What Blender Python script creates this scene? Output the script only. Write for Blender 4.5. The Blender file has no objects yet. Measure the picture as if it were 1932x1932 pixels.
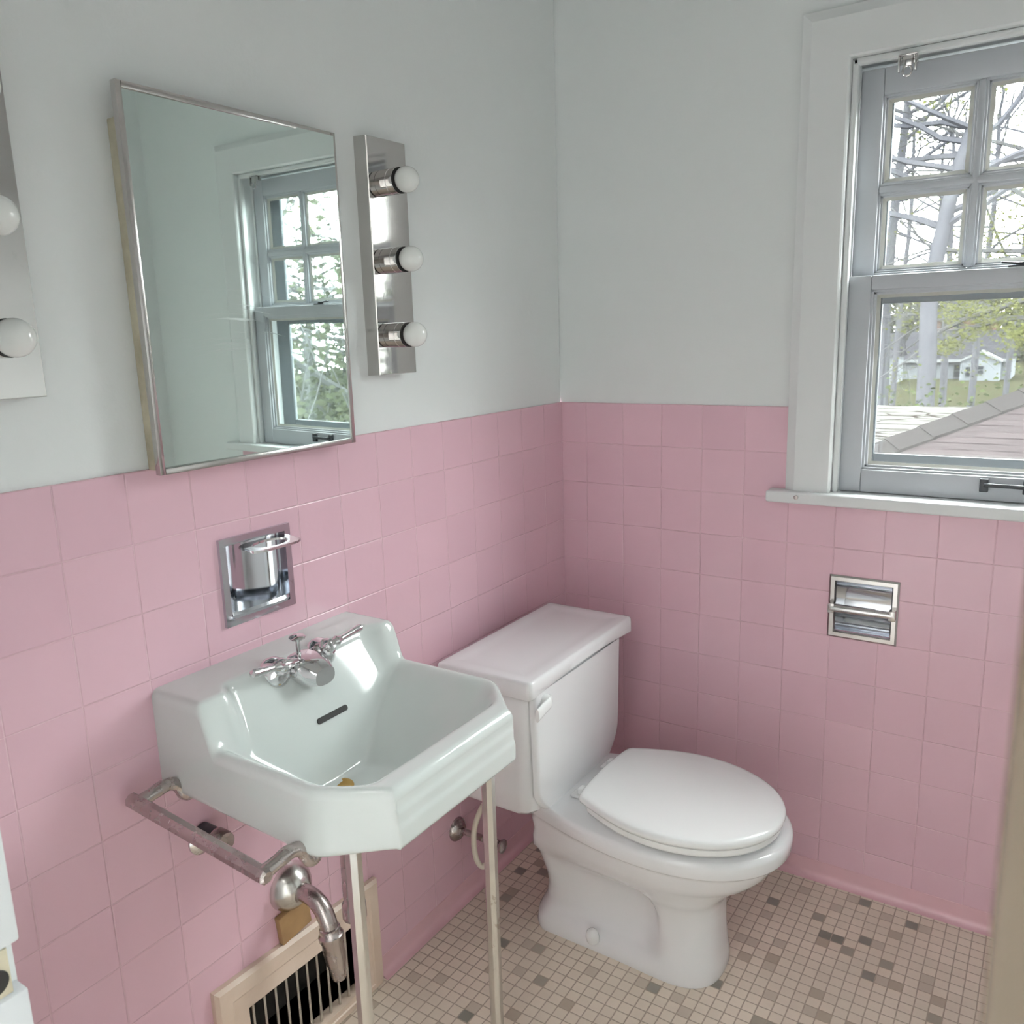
import bpy, bmesh, math, random
import numpy as np
from mathutils import Matrix, Vector, Quaternion
from mathutils import noise as mnoise

PI = math.pi
col = bpy.context.scene.collection
scene = bpy.context.scene

# ------------------------------------------------------------------ camera
RC = np.array([[0.8358, 0.5482, -0.0296], [0.0891, -0.1887, -0.978], [-0.5417, 0.8148, -0.2066]])
CC = np.array([1.1601, -2.0096, 1.3886])
FPX = 1579.67


def at(u, v, y):
    """point of the place seen at photo pixel (u, v), on the plane y = const (used while measuring the yard)"""
    d = RC.T @ np.array([(u - 966) / FPX, (v - 966) / FPX, 1.0])
    t = (y - CC[1]) / d[1]
    p = CC + t * d
    return Vector(p)


cam_d = bpy.data.cameras.new('camera')
cam = bpy.data.objects.new('camera', cam_d)
col.objects.link(cam)
q0 = Matrix(((RC[0][0], -RC[1][0], -RC[2][0]), (RC[0][1], -RC[1][1], -RC[2][1]), (RC[0][2], -RC[1][2], -RC[2][2]))).to_quaternion()
cam.matrix_world = Matrix.Translation(Vector(CC)) @ q0.normalized().to_matrix().to_4x4()
cam_d.sensor_fit = 'HORIZONTAL'
cam_d.sensor_width = 36
cam_d.lens = FPX / 1932 * 36
cam_d.clip_start = 0.02
cam_d.clip_end = 500
cam_d.dof.use_dof = True
cam_d.dof.focus_distance = 1.7
cam_d.dof.aperture_fstop = 13
scene.camera = cam


# ------------------------------------------------------------------ materials
def nodes_of(name):
    m = bpy.data.materials.new(name)
    m.use_nodes = True
    nt = m.node_tree
    return m, nt, nt.nodes['Principled BSDF']


class NB:
    """tiny helper around a node tree"""
    def __init__(s, nt):
        s.nt = nt

    def n(s, t, **kw):
        nd = s.nt.nodes.new(t)
        for k, v in kw.items():
            setattr(nd, k, v)
        return nd

    def link(s, a, b):
        s.nt.links.new(a, b)

    def put(s, sock, v):
        if isinstance(v, bpy.types.NodeSocket):
            s.link(v, sock)
        else:
            sock.default_value = v

    def math(s, op, a, b=None, c=None, clamp=False):
        nd = s.n('ShaderNodeMath', operation=op, use_clamp=clamp)
        s.put(nd.inputs[0], a)
        if b is not None:
            s.put(nd.inputs[1], b)
        if c is not None:
            s.put(nd.inputs[2], c)
        return nd.outputs[0]

    def mix(s, f, a, b):
        nd = s.n('ShaderNodeMix', data_type='RGBA')
        s.put(nd.inputs[0], f)
        s.put(nd.inputs[6], a)
        s.put(nd.inputs[7], b)
        return nd.outputs[2]

    def noise(s, vec, scale, detail=3, rough=.5):
        nd = s.n('ShaderNodeTexNoise')
        if vec is not None:
            s.link(vec, nd.inputs['Vector'])
        nd.inputs['Scale'].default_value = scale
        nd.inputs['Detail'].default_value = detail
        nd.inputs['Roughness'].default_value = rough
        return nd.outputs['Fac']

    def pos(s):
        g = s.n('ShaderNodeNewGeometry')
        return g.outputs['Position']

    def sep(s, v):
        nd = s.n('ShaderNodeSeparateXYZ')
        s.link(v, nd.inputs[0])
        return nd.outputs

    def comb(s, x, y, z):
        nd = s.n('ShaderNodeCombineXYZ')
        s.put(nd.inputs[0], x); s.put(nd.inputs[1], y); s.put(nd.inputs[2], z)
        return nd.outputs[0]

    def ramp(s, f, stops, interp='LINEAR'):
        nd = s.n('ShaderNodeValToRGB')
        nd.color_ramp.interpolation = interp
        el = nd.color_ramp.elements
        while len(el) < len(stops):
            el.new(.5)
        for e, (p, c) in zip(el, stops):
            e.position = p
            e.color = c if len(c) == 4 else (*c, 1)
        s.link(f, nd.inputs[0])
        return nd.outputs[0]

    def bump(s, h, dist=1.0, strength=1.0):
        nd = s.n('ShaderNodeBump')
        nd.inputs['Distance'].default_value = dist
        nd.inputs['Strength'].default_value = strength
        s.link(h, nd.inputs['Height'])
        return nd.outputs[0]


def c4(c):
    return (*c, 1) if len(c) == 3 else c


def plain(name, color, rough=.5, metal=0.0, spec=.5, var=0.0, scale=8, bump=0.0, bscale=60, coat=0.0, color2=None):
    m, nt, b = nodes_of(name)
    k = NB(nt)
    b.inputs['Base Color'].default_value = c4(color)
    b.inputs['Roughness'].default_value = rough
    b.inputs['Metallic'].default_value = metal
    b.inputs['Specular IOR Level'].default_value = spec
    b.inputs['Coat Weight'].default_value = coat
    tc = k.n('ShaderNodeTexCoord').outputs['Object']
    if var > 0 or color2:
        f = k.noise(tc, scale, 4, .6)
        f = k.math('MULTIPLY_ADD', f, 2.2, -.6, clamp=True)
        c2 = color2 or tuple(max(0, x * (1 - var)) for x in color[:3])
        k.link(k.mix(f, c4(color), c4(c2)), b.inputs['Base Color'])
    if bump > 0:
        k.link(k.bump(k.noise(tc, bscale, 3, .6), bump), b.inputs['Normal'])
    return m


def metal(name, color, rough=.15, spot=(0.2, 0.17, 0.13), amount=.12, scale=30):
    """plated metal with dull worn spots"""
    m, nt, b = nodes_of(name)
    k = NB(nt)
    tc = k.n('ShaderNodeTexCoord').outputs['Object']
    f = k.noise(tc, scale, 5, .65)
    lo = k.math('GREATER_THAN', f, .66)
    w = k.math('MULTIPLY', lo, amount)
    k.link(k.mix(w, c4(color), c4(spot)), b.inputs['Base Color'])
    b.inputs['Metallic'].default_value = 1.0
    r = k.math('MULTIPLY_ADD', f, rough * .4, rough * .8)
    k.link(r, b.inputs['Roughness'])
    return m


TP = 0.1095
HT = 1.2045


def tile_material(name, axis, off):
    """square glazed pink wall tiles, one nominal pitch, soft rounded joints"""
    m, nt, b = nodes_of(name)
    k = NB(nt)
    p = k.pos()
    s = k.sep(p)
    u = k.math('DIVIDE', k.math('ADD', s[axis], off), TP)
    v = k.math('DIVIDE', k.math('SUBTRACT', s[2], HT), TP)
    iu, iv = k.math('FLOOR', u), k.math('FLOOR', v)
    fu, fv = k.math('SUBTRACT', u, iu), k.math('SUBTRACT', v, iv)

    def edge(f):
        return k.math('MULTIPLY', k.math('SUBTRACT', .5, k.math('ABSOLUTE', k.math('SUBTRACT', f, .5))), TP)
    d = k.math('MINIMUM', edge(fu), edge(fv))
    groove = k.math('DIVIDE', d, .0019, clamp=True)
    line = k.math('SUBTRACT', 1.0, k.math('DIVIDE', d, .0011, clamp=True))
    wn = k.n('ShaderNodeTexWhiteNoise', noise_dimensions='3D')
    k.link(k.comb(iu, iv, 3.7), wn.inputs['Vector'])
    sc = k.sep(wn.outputs['Color'])
    base = k.ramp(wn.outputs['Value'], [(0, (.70, .455, .53)), (.5, (.72, .470, .545)), (1, (.74, .485, .56))])
    big = k.noise(p, 3.0, 2, .5)
    base = k.mix(k.math('MULTIPLY', big, .25), base, (.69, .445, .515, 1))
    dirt = k.noise(p, 9.0, 4, .7)
    lc = k.mix(k.math('MULTIPLY_ADD', dirt, 3.0, -1.1, clamp=True), (.82, .63, .65, 1), (.50, .29, .31, 1))
    k.link(k.mix(k.math('MULTIPLY', line, .55), base, lc), b.inputs['Base Color'])
    tilt = k.math('ADD', k.math('MULTIPLY', k.math('SUBTRACT', sc[0], .5), fu), k.math('MULTIPLY', k.math('SUBTRACT', sc[1], .5), fv))
    h = k.math('ADD', k.math('MULTIPLY', k.math('SMOOTH_MIN', groove, 1.0, .3), .0009), k.math('MULTIPLY', tilt, .0006))
    h = k.math('ADD', h, k.math('MULTIPLY', k.noise(p, 28, 2, .5), .0004))
    k.link(k.bump(h), b.inputs['Normal'])
    k.link(k.math('MULTIPLY_ADD', line, .4, .17), b.inputs['Roughness'])
    b.inputs['Specular IOR Level'].default_value = .45
    return m


def floor_material():
    m, nt, b = nodes_of('mosaic_floor')
    k = NB(nt)
    p = k.pos()
    s = k.sep(p)
    P = .0274
    wob = k.math('MULTIPLY', k.math('SUBTRACT', k.noise(p, 14, 2, .5), .5), .10)
    u = k.math('ADD', k.math('DIVIDE', k.math('SUBTRACT', s[0], .0751), P), wob)
    v = k.math('ADD', k.math('DIVIDE', s[1], P), wob)
    iu, iv = k.math('FLOOR', u), k.math('FLOOR', v)
    fu, fv = k.math('SUBTRACT', u, iu), k.math('SUBTRACT', v, iv)

    def edge(f):
        return k.math('SUBTRACT', .5, k.math('ABSOLUTE', k.math('SUBTRACT', f, .5)))
    d = k.math('MINIMUM', edge(fu), edge(fv))
    tile = k.math('DIVIDE', k.math('SUBTRACT', d, .02), .045, clamp=True)
    wn = k.n('ShaderNodeTexWhiteNoise', noise_dimensions='3D')
    k.link(k.comb(iu, iv, 1.3), wn.inputs['Vector'])
    wn2 = k.n('ShaderNodeTexWhiteNoise', noise_dimensions='3D')
    k.link(k.comb(iu, iv, 8.1), wn2.inputs['Vector'])
    base = k.ramp(wn2.outputs['Value'], [(0, (.75, .655, .555)), (.5, (.79, .695, .59)), (1, (.82, .72, .615))])
    odd = k.ramp(wn.outputs['Value'], [(0, (.58, .50, .42)), (.90, (.58, .50, .42)), (.945, (.46, .38, .30)), (.968, (.34, .30, .245)), (.982, (.21, .205, .175))], 'CONSTANT')
    isodd = k.math('GREATER_THAN', wn.outputs['Value'], .90)
    c = k.mix(isodd, base, odd)
    stain = k.noise(p, 4.5, 4, .6)
    c = k.mix(k.math('MULTIPLY_ADD', stain, 1.2, -.45, clamp=True), c, (.56, .50, .42, 1))
    c = k.mix(tile, (.46, .38, .31, 1), c)
    k.link(c, b.inputs['Base Color'])
    h = k.math('MULTIPLY', tile, .0007)
    h = k.math('ADD', h, k.math('MULTIPLY', k.noise(p, 60, 2, .5), .0004))
    k.link(k.bump(h), b.inputs['Normal'])
    k.link(k.math('MULTIPLY_ADD', tile, -.35, .85), b.inputs['Roughness'])
    b.inputs['Specular IOR Level'].default_value = .35
    return m


def glass_material():
    m = bpy.data.materials.new('window_glass')
    m.use_nodes = True
    nt = m.node_tree
    nt.nodes.clear()
    k = NB(nt)
    o = k.n('ShaderNodeOutputMaterial')
    t = k.n('ShaderNodeBsdfTransparent')
    t.inputs[0].default_value = (.97, .985, .98, 1)
    g = k.n('ShaderNodeBsdfGlossy')
    g.inputs['Roughness'].default_value = .02
    lw = k.n('ShaderNodeLayerWeight')
    lw.inputs['Blend'].default_value = .5
    fr = k.math('MULTIPLY_ADD', k.math('POWER', lw.outputs['Facing'], 5.0), .96, .04)
    mx = k.n('ShaderNodeMixShader')
    k.link(fr, mx.inputs[0]); k.link(t.outputs[0], mx.inputs[1]); k.link(g.outputs[0], mx.inputs[2])
    k.link(mx.outputs[0], o.inputs[0])
    return m


def mirror_material():
    """silvered glass with a green cast, a few wiped scratches and dust"""
    m, nt, b = nodes_of('mirror_glass')
    k = NB(nt)
    tc = k.n('ShaderNodeTexCoord').outputs['Object']
    b.inputs['Metallic'].default_value = 1
    b.inputs['Roughness'].default_value = .015
    s = k.sep(tc)
    # arcs left by wiping: thin bands across z, only inside a patch
    zz = k.math('ADD', s[2], k.math('MULTIPLY', k.math('POWER', k.math('ADD', s[1], .05), 2.0), 1.2))
    n1 = k.noise(k.comb(0.0, k.math('MULTIPLY', s[1], 5.0), k.math('MULTIPLY', zz, 190.0)), 1.0, 3, .6)
    thin = k.math('MULTIPLY_ADD', n1, 14.0, -8.3, clamp=True)
    dy = k.math('DIVIDE', k.math('ADD', s[1], .045), .115)
    dz = k.math('DIVIDE', k.math('ADD', s[2], .060), .085)
    r2 = k.math('ADD', k.math('MULTIPLY', dy, dy), k.math('MULTIPLY', dz, dz))
    patch = k.math('SUBTRACT', 1.0, r2, clamp=True)
    f = k.math('MULTIPLY', k.math('MULTIPLY', thin, patch), .30)
    k.link(k.mix(f, (.78, .88, .845, 1), (.95, .97, .96, 1)), b.inputs['Base Color'])
    k.link(k.math('MULTIPLY_ADD', f, .6, .015), b.inputs['Roughness'])
    return m


def shingle_material():
    """courses of mauve shingle tabs, dark butt edges broken into dashes"""
    m, nt, b = nodes_of('mauve_shingle')
    k = NB(nt)
    p = k.pos()
    s = k.sep(p)
    v = k.math('DIVIDE', s[1], .052)
    iv = k.math('FLOOR', v)
    fv = k.math('SUBTRACT', v, iv)
    wr = k.n('ShaderNodeTexWhiteNoise', noise_dimensions='1D')
    k.link(iv, wr.inputs['W'])
    u = k.math('ADD', k.math('DIVIDE', s[0], .085), k.math('MULTIPLY', wr.outputs['Value'], 5.0))
    iu = k.math('FLOOR', u)
    wn = k.n('ShaderNodeTexWhiteNoise', noise_dimensions='3D')
    k.link(k.comb(iu, iv, .5), wn.inputs['Vector'])
    c = k.ramp(wn.outputs['Value'], [(0, (.0122, .0101, .0106)), (1, (.0146, .0119, .0125))])
    width = k.math('MULTIPLY_ADD', k.math('GREATER_THAN', wn.outputs['Value'], .45), .10, .035)
    line = k.math('LESS_THAN', fv, width)
    k.link(k.mix(line, c, (.0058, .0044, .0048, 1)), b.inputs['Base Color'])
    b.inputs['Roughness'].default_value = .9
    b.inputs['Specular IOR Level'].default_value = 0
    return m


def peeling_material():
    m, nt, b = nodes_of('peeling_white_paint')
    k = NB(nt)
    p = k.pos()
    s = k.sep(p)
    w = k.math('ADD', k.math('MULTIPLY', s[1], 3.4), k.math('MULTIPLY', k.noise(p, 2.2, 3, .6), .5))
    f = k.math('ABSOLUTE', k.math('SUBTRACT', k.math('FRACT', w), .5))
    line = k.math('LESS_THAN', f, .085)
    n = k.noise(p, 3.1, 4, .7)
    v = k.math('MULTIPLY', line, k.math('GREATER_THAN', n, .47))
    vor = k.n('ShaderNodeTexVoronoi', feature='DISTANCE_TO_EDGE')
    k.link(p, vor.inputs['Vector'])
    vor.inputs['Scale'].default_value = 3.5
    cr = k.math('MULTIPLY', k.math('LESS_THAN', vor.outputs['Distance'], .035), k.math('GREATER_THAN', k.noise(p, 1.3, 2, .5), .50))
    k.link(k.mix(k.math('MAXIMUM', v, cr), (.026, .0255, .024, 1), (.006, .005, .0045, 1)), b.inputs['Base Color'])
    b.inputs['Roughness'].default_value = .8
    b.inputs['Specular IOR Level'].default_value = 0
    return m


M = {}
M['plaster'] = plain('white_wall_paint', (.80, .825, .825), .62, spec=.25, bump=.0006, bscale=45, var=.02, scale=2.5)
M['ceiling'] = plain('white_ceiling_paint', (.82, .83, .82), .8, spec=.2)
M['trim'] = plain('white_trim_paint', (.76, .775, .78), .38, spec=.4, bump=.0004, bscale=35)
M['sash'] = plain('backlit_sash_paint', (.50, .52, .555), .38, spec=.4, bump=.0004, bscale=40)  # white paint darkened: the shade of the backlit sashes is in the colour
M['putty'] = plain('aged_cream_putty', (.46, .465, .44), .6, color2=(.40, .39, .35), scale=14)
M['tile_left'] = tile_material('pink_tile_left', 1, 0.097)
M['tile_back'] = tile_material('pink_tile_back', 0, -0.0751)
M['cove'] = plain('pink_cove_glaze', (.76, .48, .53), .18, var=.1, scale=5)
M['floor'] = floor_material()
M['glass'] = glass_material()
M['mirror'] = mirror_material()
M['porcelain'] = plain('white_porcelain', (.63, .675, .66), .07, spec=.5, coat=.3)
M['vitreous'] = plain('white_vitreous_china', (.80, .80, .815), .09, spec=.5, coat=.2)
M['seat'] = plain('white_seat_plastic', (.84, .845, .845), .14, spec=.5)
M['chrome'] = metal('old_chrome', (.66, .645, .64), .10)
M['bright'] = metal('bright_chrome', (.74, .73, .74), .05, amount=.05)
M['recess'] = metal('recess_chrome', (.60, .62, .66), .10, amount=.2, scale=18)
M['brushed'] = metal('worn_aluminium', (.55, .525, .51), .22, amount=.10, scale=70)
M['nickel'] = metal('worn_nickel_plate', (.47, .425, .41), .27, spot=(.18, .13, .10), amount=.025, scale=34)
M['leg'] = metal('dull_chrome_leg', (.63, .62, .59), .22, spot=(.25, .2, .15), amount=.4, scale=20)
M['plate'] = metal('polished_light_plate', (.56, .545, .53), .045, amount=.06, scale=40)
M['black'] = plain('black_rubber', (.012, .011, .010), .6)
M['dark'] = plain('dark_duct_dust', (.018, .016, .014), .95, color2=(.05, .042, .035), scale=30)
M['bulb'] = plain('opal_glass', (.80, .81, .79), .06, spec=.5, coat=.4)
M['cream_enamel'] = plain('cream_register_enamel', (.73, .60, .505), .4, color2=(.62, .48, .38), scale=7, bump=.0006, bscale=40)
M['wood'] = plain('raw_pine_block', (.42, .26, .12), .7, color2=(.28, .165, .075), scale=11)
M['ivory'] = plain('ivory_cabinet_paint', (.60, .56, .43), .5, color2=(.35, .31, .22), scale=16)
M['hose'] = plain('ivory_supply_hose', (.72, .66, .55), .4)
M['brass'] = plain('stained_brass', (.52, .33, .10), .4, metal=.6)
M['iron'] = plain('black_iron', (.025, .028, .035), .35, spec=.5)
M['tan'] = plain('tan_door_paint', (.085, .062, .038), .5, var=.1, scale=6)
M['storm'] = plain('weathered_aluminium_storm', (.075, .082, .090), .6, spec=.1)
M['jamb'] = plain('white_jamb_gloss', (.60, .625, .64), .3, bump=.0008, bscale=18)
M['caulk'] = plain('yellowed_caulk', (.62, .57, .45), .6)
M['hall'] = plain('hall_wall_paint', (.58, .58, .57), .7)


# ------------------------------------------------------------------ object helpers
def finish(name, bm, mats, parent=None, smooth=40, loc=None):
    """link a bmesh (in world coordinates) as ONE object, origin at its thing's base"""
    root = parent
    while root is not None and root.parent is not None:
        root = root.parent
    origin = Vector(loc) if loc is not None else (root.location.copy() if root is not None else Vector((0, 0, 0)))
    if origin.length > 0:
        bmesh.ops.translate(bm, verts=bm.verts, vec=-origin)
    me = bpy.data.meshes.new(name)
    bm.to_mesh(me)
    bm.free()
    for m in (mats if isinstance(mats, (list, tuple)) else [mats]):
        me.materials.append(m)
    if smooth:
        me.shade_smooth()
        me.set_sharp_from_angle(angle=math.radians(smooth))
    o = bpy.data.objects.new(name, me)
    col.objects.link(o)
    if parent is not None:
        o.parent = parent
        if loc is not None:
            o.location = origin - root.location
    else:
        o.location = origin
    return o


def tag(o, label=None, cat=None, group=None, kind=None):
    if label:
        o['label'] = label
    if cat:
        o['category'] = cat
    if group:
        o['group'] = group
    if kind:
        o['kind'] = kind
    return o


def thing(name, loc, label, cat, group=None):
    o = bpy.data.objects.new(name, None)
    o.empty_display_size = .05
    col.objects.link(o)
    o.location = loc
    return tag(o, label, cat, group)


def copy_tree(o, parent=None):
    c = o.copy()
    col.objects.link(c)
    if parent is not None:
        c.parent = parent
    for ch in list(o.children):
        copy_tree(ch, c)
    return c


def NBM():
    return bmesh.new()


def box(bm, a, b, bev=0.0, seg=2, rot=None, mi=0):
    """axis box from corner a to corner b, optional bevel, optional rotation matrix about its centre"""
    a, b = Vector(a), Vector(b)
    c = (a + b) / 2
    s = Vector((abs(b.x - a.x), abs(b.y - a.y), abs(b.z - a.z)))
    r = bmesh.ops.create_cube(bm, size=1)
    vs = r['verts']
    bmesh.ops.scale(bm, vec=s, verts=vs)
    faces = list({f for v in vs for f in v.link_faces})
    if bev > 0:
        es = list({e for v in vs for e in v.link_edges})
        rb = bmesh.ops.bevel(bm, geom=es, offset=min(bev, min(s) * .49), segments=seg, profile=.5, affect='EDGES')
        vs = list({v for f in rb['faces'] for v in f.verts} | {v for v in vs if v.is_valid})
        faces = list({f for v in vs for f in v.link_faces})
    if rot is not None:
        bmesh.ops.rotate(bm, cent=(0, 0, 0), matrix=rot, verts=vs)
    bmesh.ops.translate(bm, vec=c, verts=vs)
    for f in faces:
        f.material_index = mi
    return vs


def frame_for(d):
    d = Vector(d).normalized()
    a = Vector((0, 0, 1)) if abs(d.z) < .9 else Vector((1, 0, 0))
    u = d.cross(a).normalized()
    return u, d.cross(u).normalized()


def tube(bm, pts, radii, n=16, cap=True, mi=0, phase=0.0):
    pts = [Vector(p) for p in pts]
    if not isinstance(radii, (list, tuple)):
        radii = [radii] * len(pts)
    rings = []
    u = None
    for i, p in enumerate(pts):
        if i == 0:
            d = pts[1] - pts[0]
        elif i == len(pts) - 1:
            d = pts[-1] - pts[-2]
        else:
            d = (pts[i + 1] - p).normalized() + (p - pts[i - 1]).normalized()
        d.normalize()
        if u is None:
            u, w = frame_for(d)
        else:
            u = (u - d * u.dot(d)).normalized()
            w = d.cross(u)
        rings.append([bm.verts.new(p + (u * math.cos(phase + 2 * PI * k / n) + w * math.sin(phase + 2 * PI * k / n)) * radii[i]) for k in range(n)])
    for a, b in zip(rings, rings[1:]):
        for k in range(n):
            f = bm.faces.new((a[k], a[(k + 1) % n], b[(k + 1) % n], b[k]))
            f.material_index = mi
    if cap:
        for r in (list(reversed(rings[0])), rings[-1]):
            f = bm.faces.new(r)
            f.material_index = mi
    return rings


def lathe(bm, base, axis, prof, n=28, mi=0, cap0=True, cap1=True):
    """revolve (distance along axis, radius) pairs"""
    base = Vector(base)
    ax = Vector(axis).normalized()
    u, w = frame_for(ax)
    rings = []
    for t, r in prof:
        r = max(r, 1e-5)
        rings.append([bm.verts.new(base + ax * t + (u * math.cos(2 * PI * k / n) + w * math.sin(2 * PI * k / n)) * r) for k in range(n)])
    for a, b in zip(rings, rings[1:]):
        for k in range(n):
            f = bm.faces.new((a[k], a[(k + 1) % n], b[(k + 1) % n], b[k]))
            f.material_index = mi
    if cap0:
        bm.faces.new(list(reversed(rings[0]))).material_index = mi
    if cap1:
        bm.faces.new(rings[-1]).material_index = mi


def loft(bm, rings, cap0=True, cap1=True, mi=0):
    R = [[bm.verts.new(Vector(p)) for p in r] for r in rings]
    n = len(R[0])
    for a, b in zip(R, R[1:]):
        for k in range(n):
            bm.faces.new((a[k], a[(k + 1) % n], b[(k + 1) % n], b[k])).material_index = mi
    if cap0:
        bm.faces.new(list(reversed(R[0]))).material_index = mi
    if cap1:
        bm.faces.new(R[-1]).material_index = mi
    return R


def norm(bm):
    bmesh.ops.recalc_face_normals(bm, faces=bm.faces)
    return bm


def arc(c, r, a0, a1, n, fx, fy):
    """points on an arc; fx, fy are the two axis vectors"""
    c, fx, fy = Vector(c), Vector(fx), Vector(fy)
    return [c + fx * (r * math.cos(a0 + (a1 - a0) * i / n)) + fy * (r * math.sin(a0 + (a1 - a0) * i / n)) for i in range(n + 1)]


def smoothpath(pts, n=8):
    """Catmull-Rom through the points"""
    P = [Vector(p) for p in pts]
    P = [2 * P[0] - P[1]] + P + [2 * P[-1] - P[-2]]
    out = []
    for i in range(1, len(P) - 2):
        for j in range(n):
            t = j / n
            a, b, c, d = P[i - 1], P[i], P[i + 1], P[i + 2]
            out.append(.5 * ((2 * b) + (c - a) * t + (2 * a - 5 * b + 4 * c - d) * t * t + (3 * b - a - 3 * c + d) * t ** 3))
    out.append(P[-2])
    return out


# ------------------------------------------------------------------ setting: shell of the room
XR, YF, ZC = 1.95, -1.72, 2.50      # right wall, doorway wall (room side), ceiling
WT = .12                            # doorway wall thickness


def grid_wall(bm, us, vs, hole, mp, front, back, mat):
    """a wall of rectangular cells with openings: front, back and reveal faces"""
    us, vs = sorted(set(us)), sorted(set(vs))
    nu, nv = len(us) - 1, len(vs) - 1
    solid = [[not hole((us[i] + us[i + 1]) / 2, (vs[j] + vs[j + 1]) / 2) for j in range(nv)] for i in range(nu)]

    def quad(pts):
        f = bm.faces.new([bm.verts.new(Vector(mp(*p))) for p in pts])
        f.material_index = mat
    for i in range(nu):
        for j in range(nv):
            if not solid[i][j]:
                continue
            a, b, c, d = us[i], us[i + 1], vs[j], vs[j + 1]
            quad([(a, c, front), (b, c, front), (b, d, front), (a, d, front)])
            quad([(a, c, back), (a, d, back), (b, d, back), (b, c, back)])
            if i == 0 or not solid[i - 1][j]:
                quad([(a, c, front), (a, d, front), (a, d, back), (a, c, back)])
            if i == nu - 1 or not solid[i + 1][j]:
                quad([(b, c, front), (b, c, back), (b, d, back), (b, d, front)])
            if j == 0 or not solid[i][j - 1]:
                quad([(a, c, front), (a, c, back), (b, c, back), (b, c, front)])
            if j == nv - 1 or not solid[i][j + 1]:
                quad([(a, d, front), (b, d, front), (b, d, back), (a, d, back)])


def in_any(holes):
    return lambda u, v: any(a < u < b and c < v < d for a, b, c, d in holes)


# left wall: u = -y, out of the wall = +x
reg_hole = (.90, 1.215, .025, .215)
cup_hole = (1.0135, 1.1435, .928, 1.058)
holes = [reg_hole, cup_hole]
bm = NBM()
mpL = lambda u, v, d: (d, -u, v)
us = [0, 1.84] + [x for h in holes for x in h[:2]]
vs = [0, HT] + [x for h in holes for x in h[2:]]
grid_wall(bm, us, vs, in_any(holes), mpL, 0.0, -.12, 1)
grid_wall(bm, [0, 1.84], [HT, ZC], in_any([]), mpL, -.005, -.12, 0)
norm(bm)
wall_left = tag(finish('wall_left', bm, [M['plaster'], M['tile_left']], smooth=0), 'left wall, pink tile below white paint', kind='structure')

# back wall: u = x, out of the wall = -y
WX0, WX1, WZ0, WZ1 = .720, 1.398, .985, 1.936
win_hole = (WX0, WX1, WZ0, WZ1)
tp_hole = (.742, .866, .674, .796)
bm = NBM()
mpB = lambda u, v, d: (u, -d, v)
TXR = 1.500                          # the tile stops behind the right window casing
us = [0, TXR, WX0, WX1, tp_hole[0], tp_hole[1]]
vs = [0, HT, WZ0, tp_hole[2], tp_hole[3]]
grid_wall(bm, us, vs, in_any([win_hole, tp_hole]), mpB, 0.0, -.16, 1)
grid_wall(bm, [TXR, XR], [0, HT], in_any([]), mpB, -.005, -.16, 0)
grid_wall(bm, [-.12, XR, WX0, WX1], [HT, WZ1, ZC], in_any([win_hole]), mpB, -.005, -.16, 0)
norm(bm)
wall_back = tag(finish('wall_back', bm, [M['plaster'], M['tile_back']], smooth=0), 'back wall with the window, pink tile below white paint', kind='structure')

# right wall and doorway wall
bm = NBM()
box(bm, (XR, -1.84, 0), (XR + .1, .16, ZC), mi=0)
tag(finish('wall_right', bm, [M['plaster']], smooth=0), kind='structure')
DX0, DX1, DZ = .44, 1.153, 2.06     # doorway clear opening
bm = NBM()
mpF = lambda u, v, d: (u, d, v)
dh = [(DX0 - .02, DX1 + .02, -1, DZ + .02)]
grid_wall(bm, [0, XR, DX0 - .02, DX1 + .02], [0, DZ + .02, ZC], in_any(dh), mpF, YF, YF - WT, 0)
norm(bm)
tag(finish('wall_front', bm, [M['plaster']], smooth=0), kind='structure')

bm = NBM()
box(bm, (-.12, -1.84, -.12), (XR + .1, .16, 0))
tag(finish('floor', bm, M['floor'], smooth=0), 'beige one inch mosaic tile floor', kind='structure')
bm = NBM()
box(bm, (-.12, -1.84, ZC), (XR + .1, .16, ZC + .1))
tag(finish('ceiling', bm, M['ceiling'], smooth=0), kind='structure')

# hallway behind the camera
bm = NBM()
box(bm, (-.6, -3.3, -.12), (2.6, -1.84, 0))
tag(finish('floor_hall', bm, M['hall'], smooth=0), kind='structure')
bm = NBM()
box(bm, (-.6, -3.3, ZC), (2.6, -1.84, ZC + .1))
tag(finish('ceiling_hall', bm, M['ceiling'], smooth=0), kind='structure')
bm = NBM()
box(bm, (-.7, -3.4, 0), (-.6, -1.84, ZC))
box(bm, (2.6, -3.4, 0), (2.7, -1.84, ZC))
box(bm, (-.6, -3.4, 0), (2.6, -3.3, ZC))
tag(finish('wall_hall', bm, M['hall'], smooth=0), kind='structure')

# sanitary cove at the foot of the tile
def cove(name, p0, p1, inward, label):
    bm = NBM()
    p0, p1, n = Vector(p0), Vector(p1), Vector(inward)
    prof = []
    r, k = .016, 6
    for i in range(k + 1):
        a = (PI / 2) * i / k
        prof.append((r * (1 - math.sin(a)) + .0015, r * (1 - math.cos(a)) + .0005))
    prof = [(-.002, .05), (.0012, .047), (.0014, .02)] + [(x, z) for x, z in reversed(prof)] + [(.019, .0), (-.002, 0)]
    L = [[Vector(p) + n * x + Vector((0, 0, z)) for x, z in prof] for p in (p0, p1)]
    loft(bm, L)
    norm(bm)
    return tag(finish(name, bm, M['cove']), label, kind='structure')


cove('baseboard_back', (.0, 0, 0), (TXR, 0, 0), (0, -1, 0), 'pink cove strip along the foot of the back wall')
cove('baseboard_left', (0, 0, 0), (0, -.845, 0), (1, 0, 0), 'pink cove strip along the foot of the left wall')

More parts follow.
